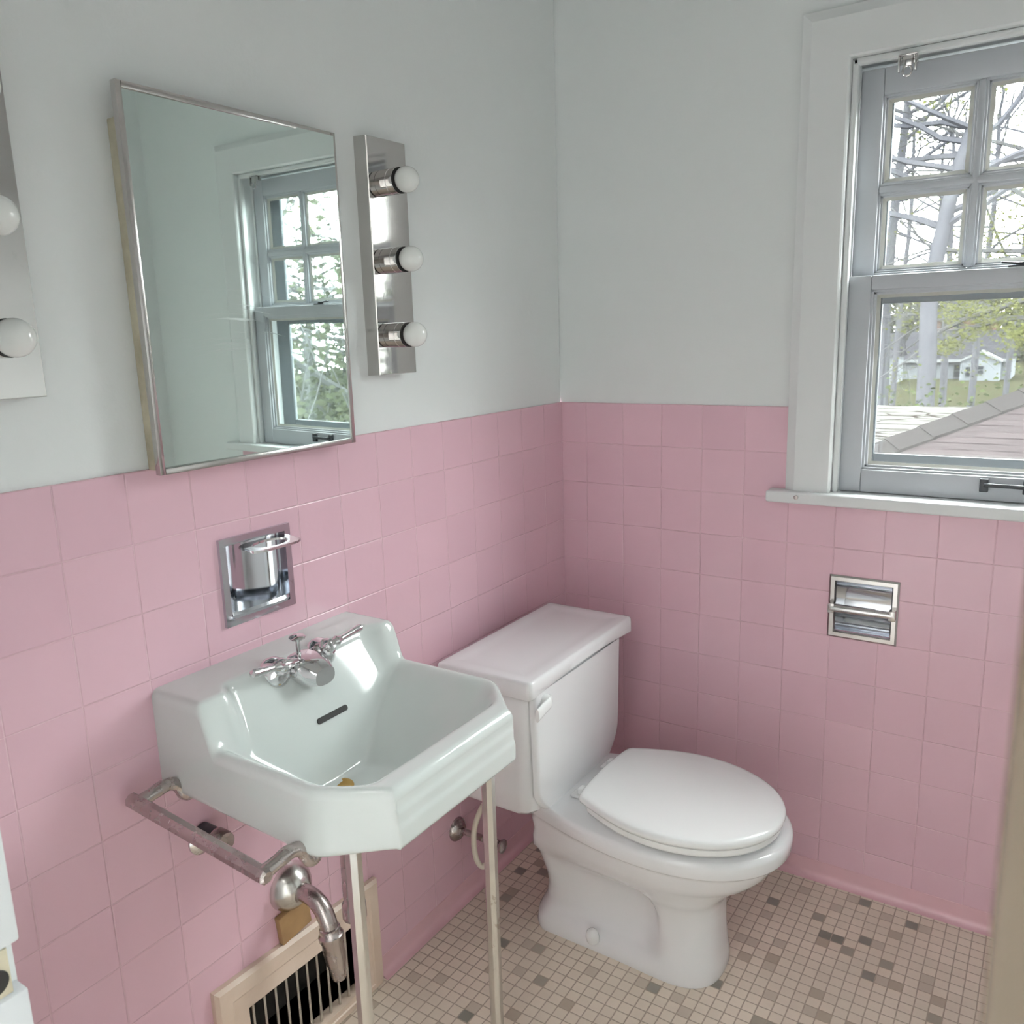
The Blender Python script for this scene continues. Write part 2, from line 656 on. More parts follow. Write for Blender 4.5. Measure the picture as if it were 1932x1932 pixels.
# door frame the camera looks through
dj = tag(finish('trim_1', norm((lambda b: (box(b, (DX0 - .03, YF - WT - .02, 0), (DX0, YF, .838), .003), box(b, (DX0 - .03, YF - WT - .02, .886), (DX0, YF, DZ), .003), box(b, (DX0 - .03, YF - WT - .02, .838), (DX0 - .006, YF - .010, .886)), b)[-1])(NBM())), M['jamb']), 'white painted door jamb with a latch plate at lower left', kind='structure')
bm = NBM()
box(bm, (DX0 - .008, YF - .05, .840), (DX0 - .0035, YF - .0105, .884), .001)
strike = tag(finish('strike_plate', bm, M['ivory'], dj), 'aged metal latch plate')
bm = NBM()
lathe(bm, (DX0 - .0036, YF - .0245, .857), (1, 0, 0), [(0, .0), (.0008, .0120), (.0014, .0115), (.0016, .0)], 24, cap0=False, cap1=False)
tag(finish('latch_hole', bm, M['black'], strike), 'dark latch hole')
bm = NBM()
box(bm, (DX1 + .004, YF - WT, 0), (DX1 + .02, YF, DZ), .002)
box(bm, (DX1 + .0042, YF - WT - .02, 0), (DX1 + .09, YF - WT, DZ + .07), .003, 3)
tag(finish('trim_2', bm, M['tan']), 'tan painted door casing along the right edge', kind='structure')
bm = NBM()
box(bm, (DX0, YF - WT, DZ), (DX1, YF, DZ + .02), .002)
tag(finish('trim_3', bm, M['jamb']), kind='structure')

# ------------------------------------------------------------------ window_1
win = bpy.data.objects.new('window_1', None)
col.objects.link(win)
win.location = ((WX0 + WX1) / 2, 0, WZ0)
tag(win, 'white double hung sash window, six panes over one', kind='structure')
MX = (WX0 + WX1) / 2
# flat casing with a bevelled outer edge, mitred
bm = NBM()
CW, CT = .103, .022
outer = (WX0 - CW, WX1 + CW, 1.0095, WZ1 + CW)
prof = [(0, 0), (0, CT - .004), (.004, CT), (CW - .022, CT), (CW - .018, CT - .002), (CW, .010), (CW, 0)]
def casing_path(e):
    return [(WX0 - e, 1.0095), (WX0 - e, WZ1 + e), (WX1 + e, WZ1 + e), (WX1 + e, 1.0095)]
rings = []
for i in range(4):
    rings.append([Vector((casing_path(e)[i][0], -d, casing_path(e)[i][1])) for e, d in prof])
loft(bm, rings)
norm(bm)
finish('casing', bm, M['trim'], win, smooth=25)
# jamb lining and inside stops
bm = NBM()
box(bm, (WX0 - .001, .001, WZ0), (WX0 + .0015, .16, WZ1))
box(bm, (WX1 - .0015, .001, WZ0), (WX1 + .001, .16, WZ1))
box(bm, (WX0, .001, WZ1 - .0015), (WX1, .16, WZ1 + .001))
ST = .0135
box(bm, (WX0 + .0015, -.004, 1.0095), (WX0 + ST, .013, WZ1 - .001), .003)
box(bm, (WX1 - ST, -.004, 1.0095), (WX1 - .0015, .013, WZ1 - .001), .003)
box(bm, (WX0 + .0015, -.004, WZ1 - .014), (WX1 - .0015, .013, WZ1 - .001), .003)
for xx in (WX0, WX1 - .008):   # parting bead
    box(bm, (xx + (.0015 if xx == WX0 else -.001), .0505, 1.0), (xx + .0085, .0535, WZ1 - .001))
finish('jamb_lining', bm, M['trim'], win)
# stool
bm = NBM()
box(bm, (.580, -.046, .9825), (1.538, .002, 1.0095), .005, 3)
box(bm, (WX0 + .0016, .0, .9825), (WX1 - .0016, .05, 1.0095), .001)
finish('window_stool', bm, M['trim'], win)
bm = NBM()
lathe(bm, (.652, -.0462, .9985), (0, -1, 0), [(0, .0052), (.0035, .005), (.0045, .003), (.0046, 0)], 12)
tag(finish('screw_plug', bm, M['nickel'], win), 'small rusty screw in the edge of the sill')
# sloping outside sill
bm = NBM()
loft(bm, [[Vector((x, .05, .97)), Vector((x, .05, 1.004)), Vector((x, .22, .975)), Vector((x, .22, .95))] for x in (WX0 + .002, WX1 - .002)])
norm(bm)
finish('outer_sill', bm, M['trim'], win)


def sash_bars(bm, xs, zs, x0, x1, z0, z1, y0, y1, bev=.003):
    """a rectangular sash: stiles and rails around openings given by xs (pairs) and zs (pairs)"""
    xs = sorted(xs); zs = sorted(zs)
    box(bm, (x0, y0, z0), (xs[0][0], y1, z1), bev)
    box(bm, (xs[-1][1], y0, z0), (x1, y1, z1), bev)
    box(bm, (xs[0][0], y0, z0), (xs[-1][1], y1, zs[0][0]), bev)
    box(bm, (xs[0][0], y0, zs[-1][1]), (xs[-1][1], y1, z1), bev)


def sticking(bm, a, b, c, d, y0, y1, steps):
    """moulded steps round one opening"""
    for w, ya in steps:
        box(bm, (a - .001, ya, c), (a + w, y1, d), .0012)
        box(bm, (b - w, ya, c), (b + .001, y1, d), .0012)
        box(bm, (a, ya, c - .001), (b, y1, c + w), .0012)
        box(bm, (a, ya, d - w), (b, y1, d + .001), .0012)


def bead(bm, a, b, c, d, y, rnd):
    """wavy putty bead round a pane"""
    def strip(p, q, inw):
        n = 26
        L = (q - p).length
        prev = None
        for i in range(n + 1):
            o = p + (q - p) * (i / n)
            w = .0080 + .0016 * mnoise.noise(Vector((o.x * 22, rnd, o.z * 22)))
            ring = [bm.verts.new(o + Vector((0, y, 0))), bm.verts.new(o + Vector((0, y - .006, 0))), bm.verts.new(o + inw * w + Vector((0, y - .0005, 0)))]
            if prev:
                for k in range(3):
                    bm.faces.new((prev[k], prev[(k + 1) % 3], ring[(k + 1) % 3], ring[k]))
            prev = ring
    strip(Vector((a, 0, c)), Vector((a, 0, d)), Vector((1, 0, 0)))
    strip(Vector((b, 0, c)), Vector((b, 0, d)), Vector((-1, 0, 0)))
    strip(Vector((a, 0, c)), Vector((b, 0, c)), Vector((0, 0, 1)))
    strip(Vector((a, 0, d)), Vector((b, 0, d)), Vector((0, 0, -1)))


SX0, SX1 = WX0 + .0125, WX1 - .0125
# upper sash (outer track)
G0, G1 = .775, 2 * MX - .775
mw = .0135
pw = (G1 - G0 - 2 * mw) / 3
cols = [(G0 + i * (pw + mw), G0 + i * (pw + mw) + pw) for i in range(3)]
rows = [(1.500, 1.6675), (1.6825, 1.868)]
bm = NBM()
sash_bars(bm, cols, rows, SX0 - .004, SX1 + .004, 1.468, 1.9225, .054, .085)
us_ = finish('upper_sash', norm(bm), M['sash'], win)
bm = NBM()
for (a, b), (a2, b2) in zip(cols, cols[1:]):
    box(bm, (b, .056, rows[0][0]), (a2, .083, rows[1][1]), .004, 2)
box(bm, (G0, .0562, rows[0][1]), (G1, .0828, rows[1][0]), .004, 2)
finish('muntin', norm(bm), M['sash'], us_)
bm = NBM(); bp = NBM()
for a, b in cols:
    for c, d in rows:
        sticking(bm, a, b, c, d, .054, .074, [(.0045, .0600), (.0090, .0665)])
        bead(bp, a + .008, b - .008, c + .008, d - .008, .0725, a * 7 + c)
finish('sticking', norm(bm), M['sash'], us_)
finish('putty', norm(bp), M['putty'], us_)
for c, d in rows:
    for a, b in cols:
        bm = NBM()
        box(bm, (a - .002, .0725, c - .002), (b + .002, .0745, d + .002))
        finish('pane', bm, M['glass'], us_, smooth=0)
# lower sash (inner track)
LG = (.7795, 2 * MX - .7795)
lr = [(1.0635, 1.4625)]
bm = NBM()
sash_bars(bm, [LG], lr, SX0 + .0, SX1 - .0, 1.0110, 1.4935, .0145, .0485)
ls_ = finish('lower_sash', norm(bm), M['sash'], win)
bm = NBM()
sticking(bm, LG[0], LG[1], lr[0][0], lr[0][1], .0145, .036, [(.005, .0205), (.0105, .0275)])
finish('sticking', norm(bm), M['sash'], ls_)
bm = NBM()
bead(bm, LG[0] + .0095, LG[1] - .0095, lr[0][0] + .0095, lr[0][1] - .0095, .036, 3.3)
finish('putty', norm(bm), M['putty'], ls_)
bm = NBM()
box(bm, (LG[0] - .002, .036, lr[0][0] - .002), (LG[1] + .002, .038, lr[0][1] + .002))
finish('pane', bm, M['glass'], ls_, smooth=0)
# storm window outside
bm = NBM()
y0, y1 = .118, .132
box(bm, (WX0 + .0016, y0, .985), (WX0 + .066, y1, WZ1 - .002), .002)
box(bm, (WX1 - .066, y0, .985), (WX1 - .0016, y1, WZ1 - .002), .002)
box(bm, (WX0 + .066, y0, .985), (WX1 - .066, y1, 1.0875), .002)
box(bm, (WX0 + .066, y0, WZ1 - .045), (WX1 - .066, y1, WZ1 - .002), .002)
box(bm, (WX0 + .066, y0, 1.434), (WX1 - .066, y1, 1.500), .002)
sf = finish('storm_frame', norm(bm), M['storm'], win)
for a, b in ((1.0875, 1.434), (1.500, WZ1 - .045)):
    bm = NBM()
    box(bm, (WX0 + .064, .124, a - .002), (WX1 - .064, .126, b + .002))
    finish('pane', bm, M['glass'], sf, smooth=0)
# black iron sash lift
LX = 1.0690
bm = NBM()
for sx in (-1, 1):
    box(bm, (LX + sx * .0400 - .0085, .0035, 1.0310), (LX + sx * .0400 + .0085, .0144, 1.0600), .002)
tube(bm, [(LX - .04, .001, 1.0470), (LX + .04, .001, 1.0470)], .0045, 12)
tag(finish('sash_lift', norm(bm), M['iron'], win), 'black iron sash lift on the bottom rail')
# sash lock on the meeting rail
bm = NBM()
box(bm, (MX - .022, .018, 1.4936), (MX + .022, .040, 1.4975), .001)
lathe(bm, (MX, .029, 1.4975), (0, 0, 1), [(0, .010), (.005, .009), (.006, 0)], 16)
box(bm, (MX - .036, .024, 1.5000), (MX + .006, .034, 1.5045), .002, rot=Matrix.Rotation(.12, 3, 'Y'))
tag(finish('sash_lock', norm(bm), M['iron'], win), 'dark sash lock on the meeting rail')


# roller shade brackets under the head casing
def shade_bracket(x, label):
    t = thing('shade_bracket', (x, -.006, 1.918), label, 'bracket', 'metal roller shade brackets')
    bm = NBM()
    box(bm, (x - .018, -.010, 1.9040), (x + .018, -.0042, 1.9215), .001)
    box(bm, (x - .018, -.026, 1.9170), (x + .018, -.0042, 1.9200), .001)
    finish('bracket_plate', norm(bm), M['chrome'], t)
    for s in (-1, 1):
        bm = NBM()
        box(bm, (x + s * .0155 - .002, -.027, 1.887), (x + s * .0155 + .002, -.016, 1.916), .0012)
        finish('prong', norm(bm), M['chrome'], t)
    bm = NBM()
    ring = [Vector((x + .0085 * math.cos(a), -.022, 1.888 + .0095 * math.sin(a))) for a in [2 * PI * i / 18 for i in range(19)]]
    tube(bm, ring, .0022, 8, cap=False)
    box(bm, (x - .010, -.024, 1.897), (x + .010, -.018, 1.9175), .002)
    finish('hook', norm(bm), M['chrome'], t)
    return t


shade_bracket(.831, 'small metal shade bracket at the upper left of the window frame')
shade_bracket(2 * MX - .829, 'small metal shade bracket at the upper right of the window, seen in the mirror')

# ------------------------------------------------------------------ medicine cabinet on the left wall
cy, cz = -1.0585, 1.4725
HW, HH = .2085, .2745
XB, XF = .026, .038
t = thing('medicine_cabinet', (0, cy, cz - HH), 'mirrored medicine cabinet with a thin metal frame on the left wall', 'cabinet')
bm = NBM()
box(bm, (-.004, cy - HW + .008, 1.203), (XB, cy + HW - .012, 1.7035), .002)
finish('cabinet_body', bm, M['ivory'], t)
bm = NBM()
fw = .0095
box(bm, (XB, cy - HW, cz - HH), (XF, cy - HW + fw, cz + HH), .0012)
box(bm, (XB, cy + HW - fw, cz - HH), (XF, cy + HW, cz + HH), .0012)
box(bm, (XB, cy - HW + fw, cz - HH), (XF, cy + HW - fw, cz - HH + fw), .0012)
box(bm, (XB, cy - HW + fw, cz + HH - fw), (XF, cy + HW - fw, cz + HH), .0012)
box(bm, (XB, cy - HW + fw * .5, cz - HH + fw * .5), (XB + .002, cy + HW - fw * .5, cz + HH - fw * .5))
tag(finish('door_frame', norm(bm), M['brushed'], t), 'dull metal mirror frame')
bm = NBM()
y0, y1, z0, z1 = cy - HW + .006, cy + HW - .006, cz - HH + .006, cz + HH - .006
yaw = math.radians(-.8)
tl = math.radians(-.4)
vs = box(bm, (.0325, y0, z0), (.0345, y1, z1))
bmesh.ops.rotate(bm, cent=(.0335, cy, cz), matrix=Matrix.Rotation(yaw, 3, 'Z') @ Matrix.Rotation(-tl, 3, 'Y'), verts=bm.verts)
tag(finish('mirror', bm, M['mirror'], t, smooth=0, loc=(.0335, cy, cz)), 'mirror glass with wipe marks')


# ------------------------------------------------------------------ vanity lights
def vanity_light(cy, label):
    t = thing('vanity_light', (0, cy, 1.32), label, 'wall light', 'three bulb vanity light strips')
    z0, z1 = 1.319, 1.762
    hw = .0535
    bm = NBM()
    X = .028
    ringb = [(-.005, -hw - .001, z0 - .001), (-.005, hw + .001, z0 - .001), (-.005, hw + .001, z1 + .001), (-.005, -hw - .001, z1 + .001)]
    ringf = [(X, -hw, z0), (X, hw, z0), (X, hw, z1), (X, -hw, z1)]
    f = lambda r: [Vector((a, b + cy, c)) for a, b, c in r]
    yw = math.tan(math.radians(2.0))      # the plate sits slightly turned on the wall
    loft(bm, [f(ringb), f([(X - .002 + b * yw, b * 1.0, c) for a, b, c in ringf]), f([(X + b * yw, b * .975, c - (.0015 if c > 1.5 else -.0015)) for a, b, c in ringf])])
    norm(bm)
    tag(finish('back_plate', bm, M['plate'], t, smooth=20), 'polished metal back plate')
    for z in (1.3955, 1.539, 1.684):
        bm = NBM()
        lathe(bm, (X - .001, cy, z), (1, 0, 0), [(0, .0245), (.001, .0245), (.0135, .0243), (.0140, .0236), (.0148, .0236), (.0153, .0243), (.029, .0242), (.030, .0228)], 36)
        s = finish('socket', norm(bm), M['chrome'], t)
        bm = NBM()
        lathe(bm, (X + .029, cy, z), (1, 0, 0), [(0, .0240), (.0035, .0240), (.004, .0215)], 32)
        tag(finish('socket_rim', norm(bm), M['black'], s), 'black gap at the socket mouth')
        bm = NBM()
        R = .0240
        c = .0175
        pr = [(0, .0125), (.002, .0150)]
        a0 = math.asin(.0160 / R)
        pr += [(c - R * math.cos(a), R * math.sin(a)) for a in [a0 + (PI - a0) * i / 22 for i in range(0, 22)]]
        pr = pr + [(c + R, 0)]
        lathe(bm, (X + .0295, cy, z), (1, 0, 0), pr, 36, cap1=False)
        tag(finish('bulb', norm(bm), M['bulb'], t), 'round white bulb')
    return t


vl = vanity_light(-.7035, 'three bulb metal light strip between the mirror and the corner')
v2 = copy_tree(vl)
v2.location.y += -1.4665 + .7035
v2.location.z += .008
v2['label'] = 'three bulb metal light strip cut off at the left edge, left of the mirror'

# ------------------------------------------------------------------ recessed cup and soap holder
ty, tz = -1.0785, .9930
t = thing('tumbler_holder', (0, ty, tz - .076), 'recessed chrome cup and soap holder above the sink', 'cup holder')
bm = NBM()
o, i_ = .0765, .0640
for a, b in (((-o, -o), (-i_, o)), ((i_, -o), (o, o)), ((-i_, -o), (i_, -i_)), ((-i_, i_), (i_, o))):
    box(bm, (.0002, ty + a[0], tz + a[1]), (.0065, ty + b[0], tz + b[1]))
bmesh.ops.remove_doubles(bm, verts=bm.verts, dist=.00005)
finish('frame', norm(bm), M['recess'], t)
bm = NBM()
n = 24
pr = []
for k in range(n + 1):
    a = PI * k / n
    pr.append((-.044 * math.sin(a) ** .8, -i_ * math.cos(a)))
for z0, z1 in ((tz - i_, tz + i_),):
    lo = [bm.verts.new((x + .004, ty + y, z0)) for x, y in pr]
    hi = [bm.verts.new((x + .004, ty + y, z1)) for x, y in pr]
    for k in range(n):
        bm.faces.new((lo[k], lo[k + 1], hi[k + 1], hi[k]))
    bm.faces.new(lo)
    bm.faces.new(list(reversed(hi)))
finish('recess', bm, M['recess'], t)
# pull down cup ring with its round hole
bm = NBM()
zc = tz + .0520
cx0, rr = .026, .0285
N = 40
inn, out = [], []
for k in range(N):
    a = 2 * PI * k / N
    ca, sa = math.cos(a), math.sin(a)
    inn.append((cx0 + .66 * rr * ca, ty + .014 + rr * 1.3 * sa))
    s = 1 / max(abs(ca) / 1.0, abs(sa) / 1.0)
    s = min(s, 1.22)
    out.append((cx0 + .0265 * ca * s, ty + .014 + .0530 * sa * s))
for z, flip in ((zc, 0), (zc + .0035, 1)):
    pass
A = [[bm.verts.new((x, y, z - (x - cx0) * .10)) for x, y in r] for r, z in ((inn, zc), (out, zc), (out, zc + .004), (inn, zc + .004))]
for q in range(4):
    r0, r1 = A[q], A[(q + 1) % 4]
    for k in range(N):
        bm.faces.new((r0[k], r0[(k + 1) % N], r1[(k + 1) % N], r1[k]))
finish('cup_ring', norm(bm), M['chrome'], t)
# soap lip at the bottom
bm = NBM()
lip = []
for k in range(n + 1):
    a = PI * k / n
    lip.append((.004 + .006 * math.sin(a), ty - i_ * math.cos(a) * .98))
rows_ = [[bm.verts.new((x + dx, y, z)) for x, y in lip] for dx, z in ((0, tz - i_), (.003, tz - i_ + .006), (.001, tz - i_ + .0115), (-.002, tz - i_ + .0115), (-.003, tz - i_))]
for r0, r1 in zip(rows_, rows_[1:]):
    for k in range(n):
        bm.faces.new((r0[k], r0[k + 1], r1[k + 1], r1[k]))
finish('soap_lip', norm(bm), M['recess'], t)
bm = NBM()
lathe(bm, (-.028, ty - .030, tz - .040), (1, .55, 0), [(0, .004), (.0015, .0038), (.002, .0)], 14)
finish('screw', norm(bm), M['bright'], t)

# ------------------------------------------------------------------ recessed toilet paper holder
hx, hz = .8040, .7345
t = thing('toilet_paper_holder', (hx, 0, hz - .077), 'recessed metal toilet paper holder in the pink wall under the window', 'toilet paper holder')
bm = NBM()
o, i_ = .0770, .0610
prof = [(o, 0), (o, .003), (o - .004, .006), (i_ + .003, .006), (i_, .002), (i_, -.002)]
rings = []
for a in range(5):
    sx, sz = ((-1, -1), (1, -1), (1, 1), (-1, 1), (-1, -1))[a]
    rings.append([Vector((hx + sx * e, -d - .0002, hz + sz * e)) for e, d in prof])
loft(bm, rings, cap0=False, cap1=False)
norm(bm)
finish('frame', bm, M['brushed'], t, smooth=25)
bm = NBM()
n = 16
pf = [(-.002, -i_)] + [(.052 * math.sin(PI * k / n) ** .7, -i_ * math.cos(PI * k / n)) for k in range(1, n)] + [(-.002, i_)]
L = [[bm.verts.new((x, d, hz + z)) for d, z in pf] for x in (hx - i_, hx + i_)]
for k in range(len(pf) - 1):
    bm.faces.new((L[0][k], L[0][k + 1], L[1][k + 1], L[1][k]))
bm.faces.new(L[0]); bm.faces.new(list(reversed(L[1])))
finish('recess', bm, M['recess'], t, smooth=60)
for sx in (-1, 1):
    bm = NBM()
    box(bm, (hx + sx * .0665 - .0075, -.026, hz - .012), (hx + sx * .0665 + .0075, -.005, hz + .012), .002)
    finish('roller_arm', norm(bm), M['brushed'], t)
bm = NBM()
tube(bm, [(hx - .066, -.018, hz), (hx + .03, -.018, hz), (hx + .0301, -.018, hz), (hx + .066, -.018, hz)], [.0100, .0100, .0088, .0088], 16)
finish('roller', norm(bm), M['chrome'], t)

# ------------------------------------------------------------------ wall mounted sink with chrome legs
YS0, YS1 = -1.303, -.8605
ZR, ZL, ZF = .789, .861, .655


def zbot(x):
    return float(np.interp(x, [0, .30, .345, .44, .447], [.692, .683, .681, .695, .696]))


XFR = .447
t_sink = thing('sink', (0, -1.082, 0), 'white porcelain wall sink on thin metal legs, left of the toilet', 'sink')


def yl_raw(x):
    return YS0 if x < .345 else YS0 + (x - .345) / (XFR - .345) * (.062)


def yr_raw(x):
    return YS1 if x < .352 else YS1 - (x - .352) / (XFR - .352) * (.0965)


def blur1(f, x, w=.016):
    return sum(f(min(XFR, x + w * (k / 4 - 1))) for k in range(9)) / 9


nx, ny = 140, 136
XS = np.linspace(0.0, XFR, nx)
VS = np.linspace(0, 1, ny)
yl = np.array([blur1(yl_raw, x) for x in XS])
yr = np.array([blur1(yr_raw, x) for x in XS])
Yg = yl[:, None] + (yr - yl)[:, None] * VS[None, :]
Xg = np.repeat(XS[:, None], ny, 1)
# inner basin: planes falling to the drain
dl, dr, dfr = Yg - (yl[:, None] + .020), (yr[:, None] - .021) - Yg, (XFR - .046) - Xg
back = .861 - 2.15 * (Xg - .087)
back = np.where(back > .861, .861, back)
right = ZR - .88 * dr
left = ZR - 1.0 * dl
front = ZR - 2.0 * dfr
fl = ZF + .05 * np.hypot(Xg - .200, Yg + 1.098)
basin = np.maximum.reduce([back, np.minimum(right, ZR), np.minimum(left, ZR), np.minimum(front, ZR), fl])
inside = (dl > 0) & (dr > 0) & (dfr > 0)
Z = np.where(inside, basin, ZR)
# raised back ledge, deeper at its two ends
ends = np.clip(np.maximum(((yl[:, None] + .060) - Yg) / .020, (Yg - (yr[:, None] - .030)) / .040) + 1, 0, 1)
ends = ends * ends * (3 - 2 * ends)
ledge_x = .087 + .038 * ends
ledge = np.clip((ledge_x - Xg) / .012 + .5, 0, 1)
Z = np.where(inside, np.maximum(Z, ZR * 0 + Z), Z)
Z = Z * (1 - ledge) + np.maximum(Z, ZL) * ledge
Z = np.maximum(Z, np.where(Xg < .05, ZL, 0))


def blur2(a, r):
    p = np.pad(a, r, mode='edge')
    k = 2 * r + 1
    c = np.cumsum(np.pad(p, ((1, 0), (0, 0))), 0)
    p = (c[k:] - c[:-k]) / k
    c = np.cumsum(np.pad(p, ((0, 0), (1, 0))), 1)
    return (c[:, k:] - c[:, :-k]) / k


Zs = blur2(blur2(blur2(Z, 2), 1), 2)
dE = np.minimum.reduce([Yg - yl[:, None], yr[:, None] - Yg, XFR - Xg])
ro = .013
e = np.clip(ro - dE, 0, ro)
Zt = Zs - (ro - np.sqrt(np.maximum(ro * ro - e * e, 0)))
# the tile side of the ledge
bm = NBM()
V = [[bm.verts.new((Xg[i, j], Yg[i, j], Zt[i, j])) for j in range(ny)] for i in range(nx)]
for i in range(nx - 1):
    for j in range(ny - 1):
        bm.faces.new((V[i][j], V[i + 1][j], V[i + 1][j + 1], V[i][j + 1]))
loop = [V[i][0] for i in range(nx)] + [V[-1][j] for j in range(1, ny)] + [V[i][-1] for i in range(nx - 2, -1, -1)]
lp = [v.co.copy() for v in loop]
nl = len(lp)
nor = []
for k in range(nl):
    a = lp[max(0, k - 2)]; b = lp[min(nl - 1, k + 2)]
    d = Vector((b.x - a.x, b.y - a.y, 0)).normalized()
    nor.append(Vector((d.y, -d.x, 0)))
prev = loop
steps = []
NK = 22
for k in range(1, NK + 1):
    steps.append(k / NK)
for s in steps:
    ring = []
    for q in range(nl):
        c = lp[q]
        zb_ = zbot(c.x)
        z = c.z + (zb_ - c.z) * s
        off = .0
        fr = max(0.0, min(1.0, (c.x - (XFR - .012)) / .010)) if nor[q].x > .8 else 0.0
        # three flutes stepped down the front apron
        g = 0.0
        for zc_, w_ in ((.757, .0022), (.734, .0022)):
            g += w_ * (1 / (1 + math.exp((z - zc_) / .0012)))
        off += fr * (g - .0006)
        zz = z - zb_
        if zz < .010:
            off -= .010 - math.sqrt(max(0, .010 ** 2 - (.010 - zz) ** 2))
        ring.append(bm.verts.new((c.x + nor[q].x * off, c.y + nor[q].y * off, z)))
    for q in range(nl - 1):
        bm.faces.new((prev[q], prev[q + 1], ring[q + 1], ring[q]))
    prev = ring
# underside, with the bowl showing below the apron
inner = []
for q in range(nl):
    c = prev[q].co
    inner.append(bm.verts.new((c.x - nor[q].x * .012, c.y - nor[q].y * .012, zbot(c.x) + .012)))
for q in range(nl - 1):
    bm.faces.new((prev[q], prev[q + 1], inner[q + 1], inner[q]))
ctr = []
bowl_rings = [inner]
for s, dz in ((.65, -.002), (.45, -.052), (.2, -.064)):
    ring = []
    for q in range(nl):
        c = inner[q].co
        ring.append(bm.verts.new((.205 + (c.x - .205) * s, -1.082 + (c.y + 1.082) * s, .700 + dz)))
    for q in range(nl - 1):
        bm.faces.new((bowl_rings[-1][q], bowl_rings[-1][q + 1], ring[q + 1], ring[q]))
    bowl_rings.append(ring)
bm.faces.new(bowl_rings[-1])
norm(bm)
finish('basin', bm, M['porcelain'], t_sink, smooth=75)

# overflow slot in the back slope
def slope_pt(y, z):
    j = int(np.argmin(np.abs(Yg[20] - y)))
    i = min(range(15, 60), key=lambda i: abs(Zt[i, j] - z))
    return Vector((Xg[i, j], y, Zt[i, j]))


bm = NBM()
sl = Vector((1, 0, -2.0)).normalized()
sn = Vector((2.0, 0, 1)).normalized()
pc = slope_pt(-1.058, .752)
pl_ = []
for k in range(28):
    a = 2 * PI * k / 28
    ex = .0355 if math.cos(a) > 0 else -.0355
    pl_.append(pc + Vector((0, 1, 0)) * (ex * .86 + .0052 * math.cos(a)) + sl * (.0052 * math.sin(a)))
loft(bm, [[p + sn * .0022 for p in pl_], [p - sn * .004 for p in pl_]])
norm(bm)
tag(finish('overflow_slot', bm, M['black'], t_sink), 'black overflow slot')
bm = NBM()
lathe(bm, (.197, -1.1085, ZF + .0012), (0, 0, 1), [(0, .024), (.002, .023), (.0025, .019), (.0005, .016), (.0, 0)], 28, cap1=False)
dr_ = tag(finish('drain', norm(bm), M['brass'], t_sink), 'brass drain ring')
# faucet
fc = bpy.data.objects.new('faucet', None)
NV = Vector((.80, 0, .60)).normalized()       # axis out of the sloping back
TV = Vector((-.60, 0, .80)).normalized()
col.objects.link(fc)
fc.parent = t_sink
fy = -1.0785
P0 = Vector((.0885, fy, .846))
for s in (-1, 1):
    b0 = P0 + Vector((0, s * .0525, 0)) - NV * .004
    bm = NBM()
    lathe(bm, b0, NV, [(0, .0275), (.003, .0280), (.010, .0262), (.017, .0205), (.021, .0165), (.0225, .0150), (.0235, .0160), (.028, .0160), (.030, .0130), (.036, .0115), (.040, .0085), (.0415, .0)], 28, cap1=False)
    hub = b0 + NV * .034
    if s < 0:
        d = Vector((.12, -1, .16)).normalized()
    else:
        d = Vector((.06, .93, .13)).normalized()
    hp = hub + d * .010
    tube(bm, [hub, hp, hp + d * .006, hp + d * .012, hp + d * .020, hp + d * .058, hp + d * .064, hp + d * .066], [.0085, .0075, .0098, .0072, .0052, .0072, .0062, .002], 16)
    if s < 0:
        tube(bm, [hub, hub - d * .012, hub - d * .03], [.0085, .0092, .006], 14)
    tag(finish('faucet_handle', norm(bm), M['bright'], fc), 'chrome lever handle')
bm = NBM()
# short spout body
secs = []
for x, hw, zlo, zhi in ((.074, .034, .836, .860), (.095, .039, .822, .864), (.114, .037, .812, .861), (.132, .031, .811, .854), (.147, .022, .815, .845)):
    r = []
    for k in range(24):
        a = 2 * PI * k / 24
        ca, sa = math.cos(a), math.sin(a)
        r.append(Vector((x, fy + .004 + hw * math.copysign(abs(ca) ** .75, ca), (zlo + zhi) / 2 + (zhi - zlo) / 2 * math.copysign(abs(sa) ** .75, sa))))
    secs.append(r)
loft(bm, secs)
norm(bm)
finish('spout', bm, M['bright'], fc)
bm = NBM()
kb = Vector((.096, fy - .006, .858))
tube(bm, [kb, kb + Vector((.002, -.002, .034))], .0042, 12)
lathe(bm, kb + Vector((.002, -.002, .032)), (.05, -.05, 1), [(0, .0045), (.002, .010), (.0035, .0135), (.006, .0142), (.008, .012), (.009, .0)], 22, cap1=False)
tag(finish('pop_up_knob', norm(bm), M['bright'], fc), 'chrome pop up drain knob')

# front legs
for x, y in ((.352, -.899), (.352, -1.238)):
    bm = NBM()
    tube(bm, [(x, y, .026), (x, y, zbot(x) + .002)], .0128, 8, phase=PI / 8)
    tube(bm, [(x, y, 0), (x, y, .012), (x, y, .026)], [.017, .017, .0128], 8, phase=PI / 8)
    tube(bm, [(x, y, zbot(x) - .004), (x, y, zbot(x) + .012)], .0155, 8, phase=PI / 8)
    finish('leg', norm(bm), M['leg'], t_sink, smooth=20)
